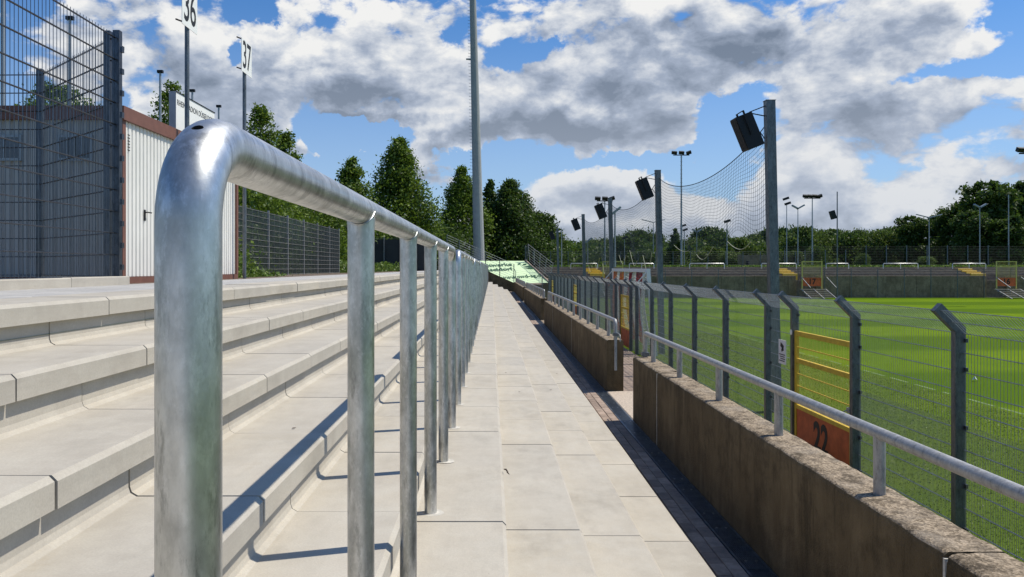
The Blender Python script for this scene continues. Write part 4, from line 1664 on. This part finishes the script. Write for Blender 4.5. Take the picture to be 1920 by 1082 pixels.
def lamp(px, py, d, kind, label, cat='lamp post', z0=.05, r=.08):
    p = P(px, py, d)
    t = thing('floodlight_post' if kind.startswith('f') else 'street_lamp', label, cat, (p.x, d, z0), 'lamps beyond the far stand')
    h = p.z - z0
    MB().tube([(0, 0, 0), (0, 0, h)], [r, r * .6], 8).build('pole', M['lamp'], t)
    k = d / 1450
    if kind in ('f3', 'f4', 'f2'):
        n = int(kind[1])
        w = 15 * k if n > 2 else 5 * k
        MB().box(-w, w, -.06, .06, h - .04, h + .06).build('crossbar', M['black'], t)
        for i in range(n):
            x = (-w + 2 * w * i / (n - 1)) * .9
            a = -.5 + 1.0 * i / (n - 1)
            MB().obox((x, -.1, h + .28), (1, 0, .35 * (1 if i == n - 1 else -.15)), (0, 1, .5), (-.35 * (1 if i == n - 1 else -.15), -.5, 1), .30, .16, .17).build('lamp_head', M['black'], t)
        if kind == 'f3':
            m_ = MB()
            for q in range(int(h / .5)):
                m_.tube([(-.16, 0, .6 + q * .5), (.16, 0, .6 + q * .5)], .015, 3)
            m_.build('climbing_rungs', M['lamp'], t)
    elif kind == 'fs':
        for dz, s in ((.1, 1), (.75, -1)):
            MB().obox((.12 * s, -.05, h + dz), (1, 0, .35), (0, 1, 0), (-.35, 0, 1), .36, .25, .15).build('lamp_head', M['black'], t)
    elif kind == 'f1':
        MB().obox((.05, 0, h + .1), (1, 0, .3), (0, 1, 0), (-.3, 0, 1), .42, .25, .17).build('lamp_head', M['black'], t)
    elif kind == 'arms':
        for s in (-1, 1):
            MB().obox((.9 * s, 0, h + .22), (1, 0, .25 * s), (0, 1, 0), (-.25 * s, 0, 1), .92, .13, .05).build('lamp_arm', M['lamp'], t)
    elif kind == 'short':
        for s, l in ((-1, .45), (1, .55)):
            MB().obox((.38 * s, 0, h + .2), (1, 0, .55 * s), (0, 1, 0), (-.55 * s, 0, 1), l, .16, .09).build('lamp_head', M['lamp'], t)
    elif kind == 'one':
        MB().obox((.12, 0, h + .1), (1, 0, .8), (0, 1, 0), (-.8, 0, 1), .5, .2, .1).build('lamp_head', M['lamp'], t)
    return t


lamp(1277.5, 291, 92, 'f3', 'tall floodlight post with three dark heads and rungs, between two net poles', r=.13)
lamp(1475, 383, 104, 'fs', 'floodlight post with two stacked dark heads just right of the nearest net pole')
lamp(1496, 391, 102, 'short', 'lamp post with a pale forked head between two floodlight posts')
lamp(1523, 372, 98, 'f4', 'floodlight post with four dark heads on a crossbar above gate 17', r=.1)
lamp(1742, 408, 108, 'arms', 'street lamp with two long pale arms spread like a V')
lamp(1837, 389, 104, 'short', 'street lamp with two pale arms in front of the big right trees')
lamp(1363, 416, 108, 'f1', 'small floodlight post with one dark head behind the ball net')
lamp(1306.5, 435, 125, 'short', 'far small white lamp seen through the ball net')
lamp(1283, 432, 120, 'fs', 'far small dark double floodlight beside the tall three headed post')
lamp(1225, 417, 118, 'arms', 'far lamp with two pale arms just left of the second net pole')
lamp(1153, 397, 70, 'one', 'lamp post with single tilted pale head next to the third net pole', r=.1)
lamp(1134, 377, 86, 'f3', 'floodlight cluster right above the third net pole', r=.1)
lamp(1926, 288, 60, 'f3', 'floodlight heads poking in at the right edge of the picture', r=.1)
lamp(1891, 365, 98, 'none', 'plain thin grey pole in front of the trees at the right edge')
lamp(1171, 447, 110, 'f1', 'far dark pole with small head left of the second net pole', r=.06)
lamp(1102, 452, 100, 'one', 'far lamp with pale head beside the fourth net pole', r=.06)
lamp(1053, 428, 66, 'none', 'thin pale pole beside the farthest net pole', r=.05)

# ------------------------------------------------------------------ trees


def leaf_mesh(name, centres, size, mat, up=.35):
    n = len(centres)
    a = rng.normal(size=(n, 3))
    a /= np.linalg.norm(a, axis=1)[:, None]
    nr = rng.normal(size=(n, 3))
    nr[:, 2] += up * 2
    nr /= np.linalg.norm(nr, axis=1)[:, None]
    a -= nr * (a * nr).sum(1)[:, None]
    a /= np.linalg.norm(a, axis=1)[:, None]
    b = np.cross(nr, a)
    s = size * rng.uniform(.6, 1.35, n)[:, None]
    c = centres
    fold = nr * s * .18
    v = np.empty((n, 4, 3))
    v[:, 0] = c - a * s
    v[:, 1] = c + b * s * .55 + fold
    v[:, 2] = c + a * s
    v[:, 3] = c - b * s * .55 + fold
    me = bpy.data.meshes.new(name)
    me.vertices.add(n * 4)
    me.vertices.foreach_set('co', v.reshape(-1).astype(np.float32))
    me.loops.add(n * 4)
    me.loops.foreach_set('vertex_index', np.arange(n * 4, dtype=np.int32))
    me.polygons.add(n)
    me.polygons.foreach_set('loop_start', np.arange(0, n * 4, 4, dtype=np.int32))
    me.materials.append(mat)
    me.update(calc_edges=True)
    return me


def crown_points(H, R, kind, n, base=.08, ncl=150):
    """leaf positions: many clumps spread through the crown"""
    cl = []
    while len(cl) < ncl:
        h = rng.uniform(base, 1.0)
        if kind == 'cone':
            u = (h - base) / (1 - base)
            r = R * min(1, (u + .06) * 5.5) * max(.03, (1 - u)) ** .78
        elif kind == 'round':
            u = (h - base) / (1 - base)
            r = R * math.sqrt(max(0.02, 1 - (2 * u - 1) ** 2)) * (.9 + .2 * math.sin(u * 9))
        else:
            u = (h - base) / (1 - base)
            r = R * max(.04, (1 - u)) ** .9 * (.7 + .5 * abs(math.sin(u * 17)))
        an = rng.uniform(0, 2 * PI)
        lob = 1 + .22 * math.sin(an * 3 + h * 9) + .14 * math.sin(an * 5 - h * 14)
        rr = r * lob * math.sqrt(rng.uniform(.22, 1.0))
        if rng.uniform() > (r / R) ** .5 + .12:
            continue
        cl.append((rr * math.cos(an), rr * math.sin(an), h * H, r))
    cl = np.array(cl)
    idx = rng.integers(0, ncl, n)
    sg_ = (.06 * R + .14 * np.minimum(cl[idx, 3], R))[:, None]
    p = cl[idx, :3] + rng.normal(size=(n, 3)) * sg_ * np.array([1, 1, .75])
    p[:, 2] = np.maximum(p[:, 2], base * H * .6)
    return p


def trunk_mb(H, R, kind):
    b = MB()
    top = H * (.9 if kind != 'round' else .6)
    b.tube([(0, 0, -.2), (.03, .02, H * .25), (-.03, .03, H * .5), (0, 0, top)], [.022 * H, .016 * H, .010 * H, .003 * H], 8)
    for k in range(9):
        an = k * 2.4
        z = H * (.18 + .065 * k)
        l = R * .75 * (1 - .06 * k)
        b.tube([(0, 0, z), (l * .5 * math.cos(an), l * .5 * math.sin(an), z + l * .35), (l * math.cos(an), l * math.sin(an), z + l * .6)],
               [.008 * H, .005 * H, .002 * H], 5)
    return b


TREE_MESH = {}


def tree(name, label, x, y, H, R, kind, mat, n, leaf, group=None, z0=-.3, key=None, base=.06, ncl=150):
    t = thing(name, label, 'tree', (x, y, z0), group)
    if key and key in TREE_MESH:
        cm, tm, H0, R0 = TREE_MESH[key]
    else:
        pts = crown_points(H, R, kind, n, base, ncl)
        cm = leaf_mesh('crown', pts, leaf, mat)
        tm = trunk_mb(H, R, kind).mesh('trunk', M['bark'])
        H0, R0 = H, R
        if key:
            TREE_MESH[key] = (cm, tm, H0, R0)
    c = put('crown', cm, t)
    tr_ = put('trunk', tm, t)
    sc = (R / R0, R / R0, H / H0)
    t.rotation_euler = (0, 0, rng.uniform(0, 6.28))
    c.scale = tr_.scale = sc
    return t


GT = 'trees behind the plaza and terrace end'
tree('hornbeam', 'leafy green tree behind the mesh fence, right of the 37 sign pole', -11.2, 37.5, 8.1, 2.3, 'cone', M['leaf_a'], 15000, .085, GT, ncl=190)
tree('hornbeam', 'slim green tree top just right of the tree by the 37 sign', -11.2, 42.0, 7.7, 1.7, 'cone', M['leaf_a'], 12000, .085, GT, ncl=150)
tree('hornbeam', 'low green crown above the right half of the mesh fence', -11.6, 49, 5.2, 3.0, 'round', M['leaf_a'], 12000, .10, GT, base=.0)
tree('hornbeam', 'low wide green crown behind the left part of the mesh fence', -10.8, 33, 3.9, 2.6, 'round', M['leaf_a'], 12000, .085, GT, base=.0)
tree('hornbeam', 'dark low tree crown behind the end of the long mesh fence', -13.0, 58, 6.0, 3.0, 'round', M['leaf_b'], 11000, .12, GT, base=.0)
tree('hornbeam', 'medium green conical tree left of the tallest tree', -11.6, 64, 9.3, 3.0, 'cone', M['leaf_a'], 15000, .13, GT)
tree('hornbeam', 'tallest wide conical green tree left of the floodlight mast', -9.3, 78, 13.3, 4.2, 'cone', M['leaf_a'], 34000, .15, GT, ncl=330)
tree('hornbeam', 'conical green tree directly left of the floodlight mast', -3.5, 92, 12.0, 3.9, 'cone', M['leaf_a'], 22000, .16, GT, ncl=230)
tree('hornbeam', 'broad dark green tree right of the floodlight mast', 2.4, 96, 11.0, 4.6, 'cone', M['leaf_b'], 32000, .17, GT, ncl=330)
tree('hornbeam', 'small dark tree crown touching the left of the broad dark tree', -.2, 98, 11.3, 2.2, 'cone', M['leaf_b'], 14000, .16, GT)
tree('hornbeam', 'lower dark tree at the right foot of the broad dark tree', 5.9, 99, 7.2, 2.6, 'round', M['leaf_b'], 14000, .17, GT, base=.0)
tree('spruce', 'small distant dark tree between the corner fence and the fourth net pole', 10.0, 122, 5.6, 2.6, 'round', M['leaf_b'], 9000, .18, GT, base=.0)
tree('hornbeam', 'tree crown seen through the mesh cage above the kiosk roof', -17.2, 30.5, 7.4, 1.5, 'round', M['leaf_a'], 9000, .085, GT, base=.35)
tree('hornbeam', 'tree crown peeking out behind the roof sign', -18.6, 45, 11.0, 2.6, 'cone', M['leaf_a'], 12000, .10, GT, base=.2)
for k, (x, y, h_, r_) in enumerate(((-12, 70, 3.0, 3.0), (-8.2, 66, 1.6, 1.3), (-6.4, 86, 4.6, 3.6), (-10.5, 70, 5.0, 2.6))):
    tree('shrub', ['dark hedge mass below the medium conical tree', 'light green shrub by the short screened fence', 'dark shrubs at the foot of the tree left of the mast', 'dark hedge between the medium and the tallest tree'][k],
         x, y, h_, r_, 'round', M['leaf_a' if k == 1 else 'leaf_b'], 9000, .13, 'shrubs behind the plaza', base=.0)

# far right: line of trees
FT = 'trees of the far tree line'
line = []
tops = [(1075, 470), (1105, 462), (1140, 452), (1172, 448), (1200, 441), (1232, 446), (1298, 452), (1330, 432), (1352, 448), (1385, 452), (1412, 446), (1440, 436), (1468, 438), (1500, 434), (1530, 440),
        (1562, 436), (1590, 446), (1612, 440), (1650, 438), (1676, 432)]
rr = random.Random(5)
near_what = ['just right of the corner stair railing', 'behind the fourth net pole', 'below the third loudspeaker', 'between the third and second net poles', 'left of the second net pole',
             'right behind the second net pole', 'right of the three headed floodlight post', 'with the highest crown behind the ball net', 'left of the one headed floodlight post', 'right of the one headed floodlight post',
             'under the lowest sag of the right net', 'left behind the nearest net pole', 'right behind the nearest net pole', 'behind the forked pale lamp', 'behind the four headed floodlight post',
             'behind the thin speaker pole', 'right of the thin speaker pole', 'halfway between speaker pole and big right trees', 'second left of the big right trees', 'next to the big right trees']
for k, (px, py) in enumerate(tops):
    d = 150 + rr.uniform(-14, 30)
    p = P(px, py, d)
    key = 'far%d' % (k % 4)
    t = tree('far_tree', 'rounded far green tree ' + near_what[k], p.x, d, p.z + .5, 26 * d / 1450 * rr.uniform(.95, 1.35), 'round', M['leaf_c' if k % 3 else 'leaf_b'], 9000, .24, FT, z0=-.3, key=key, base=.0, ncl=120)
for k in range(15):
    px = 1060 + k * 46
    d = 185 + rr.uniform(-8, 15)
    p = P(px, 462 + rr.uniform(-8, 8), d)
    tree('far_tree', 'one of the low dark trees in the back row of the far tree line', p.x, d, p.z + .5, 5.2, 'round', M['leaf_b'], 9000, .24, FT, key='far%d' % (k % 4), base=.0)
big = [(1708, 410, 140, 28, 'tree with an open crown at the left end of the big right trees'), (1752, 407, 150, 26, 'rounded dark tree behind the V armed street lamp'),
       (1795, 388, 138, 36, 'tall dark tree left of the tallest right tree'), (1852, 347, 128, 46, 'tallest dark tree on the right, with a layered crown'),
       (1905, 349, 132, 42, 'tall dark tree cut by the right edge of the frame'), (1948, 360, 136, 40, None), (1822, 400, 124, 30, 'lower dark tree in front of the tallest right tree'), (1890, 410, 120, 34, 'lower dark tree in front, near the right edge')]
for k, (px, py, d, rpx, lab) in enumerate(big):
    p = P(px, py, d)
    tree('big_tree', lab or 'dark tree just outside the right edge of the frame', p.x, d, p.z + .5, rpx * d / 1450, 'round', M['leaf_b'], 13000, .24, 'big trees at the right', key='big%d' % (k % 3), base=.12, ncl=90)
p = P(1266, 430, 135)
tree('spruce', 'small pointed spruce left of the tall three headed floodlight', p.x, 135, p.z + .4, 2.0, 'spruce', M['leaf_b'], 6000, .16, None, base=.02)
p = P(1283, 430, 138)
for k, (px, py, d, rp) in enumerate(((1205, 478, 112, 26), (1330, 470, 115, 30), (1370, 478, 112, 22), (1490, 476, 118, 16), (1530, 470, 120, 16), (1618, 482, 110, 12), (1735, 486, 112, 16))):
    p = P(px, py, d)
    tree('shrub', ['bush behind the goal', 'bushy low tree under the far white lamp', 'bush beside the one headed floodlight post', 'pale bush left of gate 17', 'pale bush right of the four headed floodlight', 'small bush right of the speaker pole',
                   'bush behind the V armed street lamp'][k], p.x, d, p.z + .4, rp * d / 1450, 'round', M['leaf_c'], 9000, .24, 'bushes beyond the far stand', z0=-.1, key='far%d' % (k % 4), base=.0)

pts = []
for k in range(26000):
    x = rng.uniform(14, 118)
    y = 152 + rng.uniform(-4, 22) * 1.0
    pts.append((x, y, -.3 + rng.uniform(0, 1) ** 1.3 * (5.2 + 2.0 * mnoise.noise((x * .15, y * .1, 3)))))
tag(put('undergrowth', leaf_mesh('undergrowth', np.array(pts), .42, M['leaf_b'])), 'dark undergrowth below the far trees', 'undergrowth', kind='stuff')

pts = []
for k in range(30000):
    y = rng.uniform(18, 42)
    pts.append((-9.6 + rng.normal(0, .45), y, -.28 + rng.uniform(0, 1) * (1.9 + .7 * mnoise.noise((y * .5, 2, 7)))))
tag(put('hedge', leaf_mesh('hedge', np.array(pts), .10, M['leaf_b'])), 'dark hedge growing right behind the long wire mesh fence', 'hedge', kind='stuff')

# weeds by the kiosk and along the screened fence
pts = []
for k in range(4200):
    y = 17.2 + abs(rng.normal(0, 2.0))
    x = -6.55 + rng.normal(0, .32)
    hmax = .95 * math.exp(-((y - 17.6) / 2.2) ** 2) + .10
    pts.append((x, y, -.27 + rng.uniform(0, 1) ** 1.2 * hmax))
wm = leaf_mesh('weeds', np.array(pts), .055, M['weed'], up=0)
tag(put('weeds', wm), 'bright green clump of tall weeds at the right corner of the kiosk', 'weeds', kind='stuff')
pts = []
for k in range(9000):
    y = rng.uniform(40, 64)
    x = -8.6 + rng.normal(0, .7) + (y - 40) * .02
    pts.append((x, y, -.28 + rng.uniform(0, 1) * (.55 + .45 * mnoise.noise((y * .4, x, 0)))))
tag(put('verge_weeds', leaf_mesh('verge_weeds', np.array(pts), .10, M['weed'], up=0)), 'rough green verge beyond the long mesh fence', 'weeds', kind='stuff')
pts = []
for k in range(9000):
    x = rng.uniform(6, 70)
    y = FS + 3.5 + abs(rng.normal(0, 2.0))
    pts.append((x, y, .09 + rng.uniform(0, .16)))
tag(put('bank_grass', leaf_mesh('bank_grass', np.array(pts), .10, M['weed'], up=0)), 'grass tufts along the top of the far stand', 'grass', kind='stuff')

# grass blades on the near part of the pitch
n = 90000
u = rng.uniform(0, 1, n)
y = 4.0 + 30 * u ** 1.5
x = 4.05 + rng.uniform(0, 1, n) * (6.3)
h_ = rng.uniform(.010, .026, n)
ang = rng.uniform(0, 2 * PI, n)
w = rng.uniform(.004, .008, n) * (1 + y * .03)
dx, dy = np.cos(ang) * w, np.sin(ang) * w
lx, ly = rng.normal(0, .018, n), rng.normal(0, .018, n)
v = np.empty((n, 3, 3))
v[:, 0] = np.stack([x - dx, y - dy, np.full(n, PITCH_Z)], 1)
v[:, 1] = np.stack([x + dx, y + dy, np.full(n, PITCH_Z)], 1)
v[:, 2] = np.stack([x + lx, y + ly, PITCH_Z + h_], 1)
me = bpy.data.meshes.new('grass')
me.vertices.add(n * 3)
me.vertices.foreach_set('co', v.reshape(-1).astype(np.float32))
me.loops.add(n * 3)
me.loops.foreach_set('vertex_index', np.arange(n * 3, dtype=np.int32))
me.polygons.add(n)
me.polygons.foreach_set('loop_start', np.arange(0, n * 3, 3, dtype=np.int32))
me.materials.append(M['blade'])
me.update(calc_edges=True)
tag(put('grass', me), 'rougher grass strip between the fence and the touchline', 'grass', kind='stuff')
ml_ = MB()
y = 4.0
while y < 74:
    L_ = rng.uniform(.25, .9)
    ml_.add([(10.47, y, PITCH_Z + .004), (10.56, y, PITCH_Z + .004), (10.56, y + L_, PITCH_Z + .004), (10.47, y + L_, PITCH_Z + .004)], [(0, 1, 2, 3)])
    y += L_ + rng.uniform(.0, .35)
tag(ml_.build('touchline', mat_plain('worn_line_chalk', (.15, .215, .06), .9, var=.3, scale=12)), 'worn white touchline on the pitch turf', 'line', kind='structure')

# ------------------------------------------------------------------ small things lying about
tw = MB()
p0 = Vector(P(947, 884, 1.15 * 1450 / 384.0))
tw.tube([(p0.x - .004, p0.y + .05, T_F + .006), (p0.x + .006, p0.y + .02, T_F + .012), (p0.x + .014, p0.y - .01, T_F + .007), (p0.x + .012, p0.y - .035, T_F + .012), (p0.x + .022, p0.y - .06, T_F + .006)],
        [.003, .005, .0045, .005, .002], 6)
tag(tw.build('twig', M['bark']), 'small curved dark twig lying on the pale slab joint', 'twig')
pc = MB()
c = Vector((12.3, 19.7, PITCH_Z + .03))
pc.add([c + Vector((-.07, 0, .01)), c + Vector((0, -.05, .05)), c + Vector((.09, .02, .0)), c + Vector((.01, .06, .07)), c + Vector((0, 0, .12))], [(0, 1, 4), (1, 2, 4), (2, 3, 4), (3, 0, 4)])
tag(pc.build('paper_scrap', M['white'], fix=False), 'white paper scrap lying on the bright mown turf', 'litter')
lv = [(-.92, 3.6, 3), (.30, 8.4, 6), (.75, 9.8, 7), (.95, 11.3, 7), (.18, 9.9, 6)]
for k, (x, y, r) in enumerate(lv):
    z = rows[r][1] + .004
    m = MB()
    a = rng.uniform(0, 6.28)
    s = .012 + .008 * rng.uniform()
    d1, d2 = Vector((math.cos(a), math.sin(a), 0)), Vector((-math.sin(a), math.cos(a), 0))
    c = Vector((x, y, z))
    m.add([c - d1 * s, c + d2 * s * .5 + Vector((0, 0, .005)), c + d1 * s, c - d2 * s * .5 + Vector((0, 0, .002))], [(0, 1, 2, 3)])
    tag(m.build('dry_leaf', M['bark'], fix=False), 'one of the tiny brown dry leaves lying on the pale terrace slabs', 'leaf', 'dry leaves on the slabs')
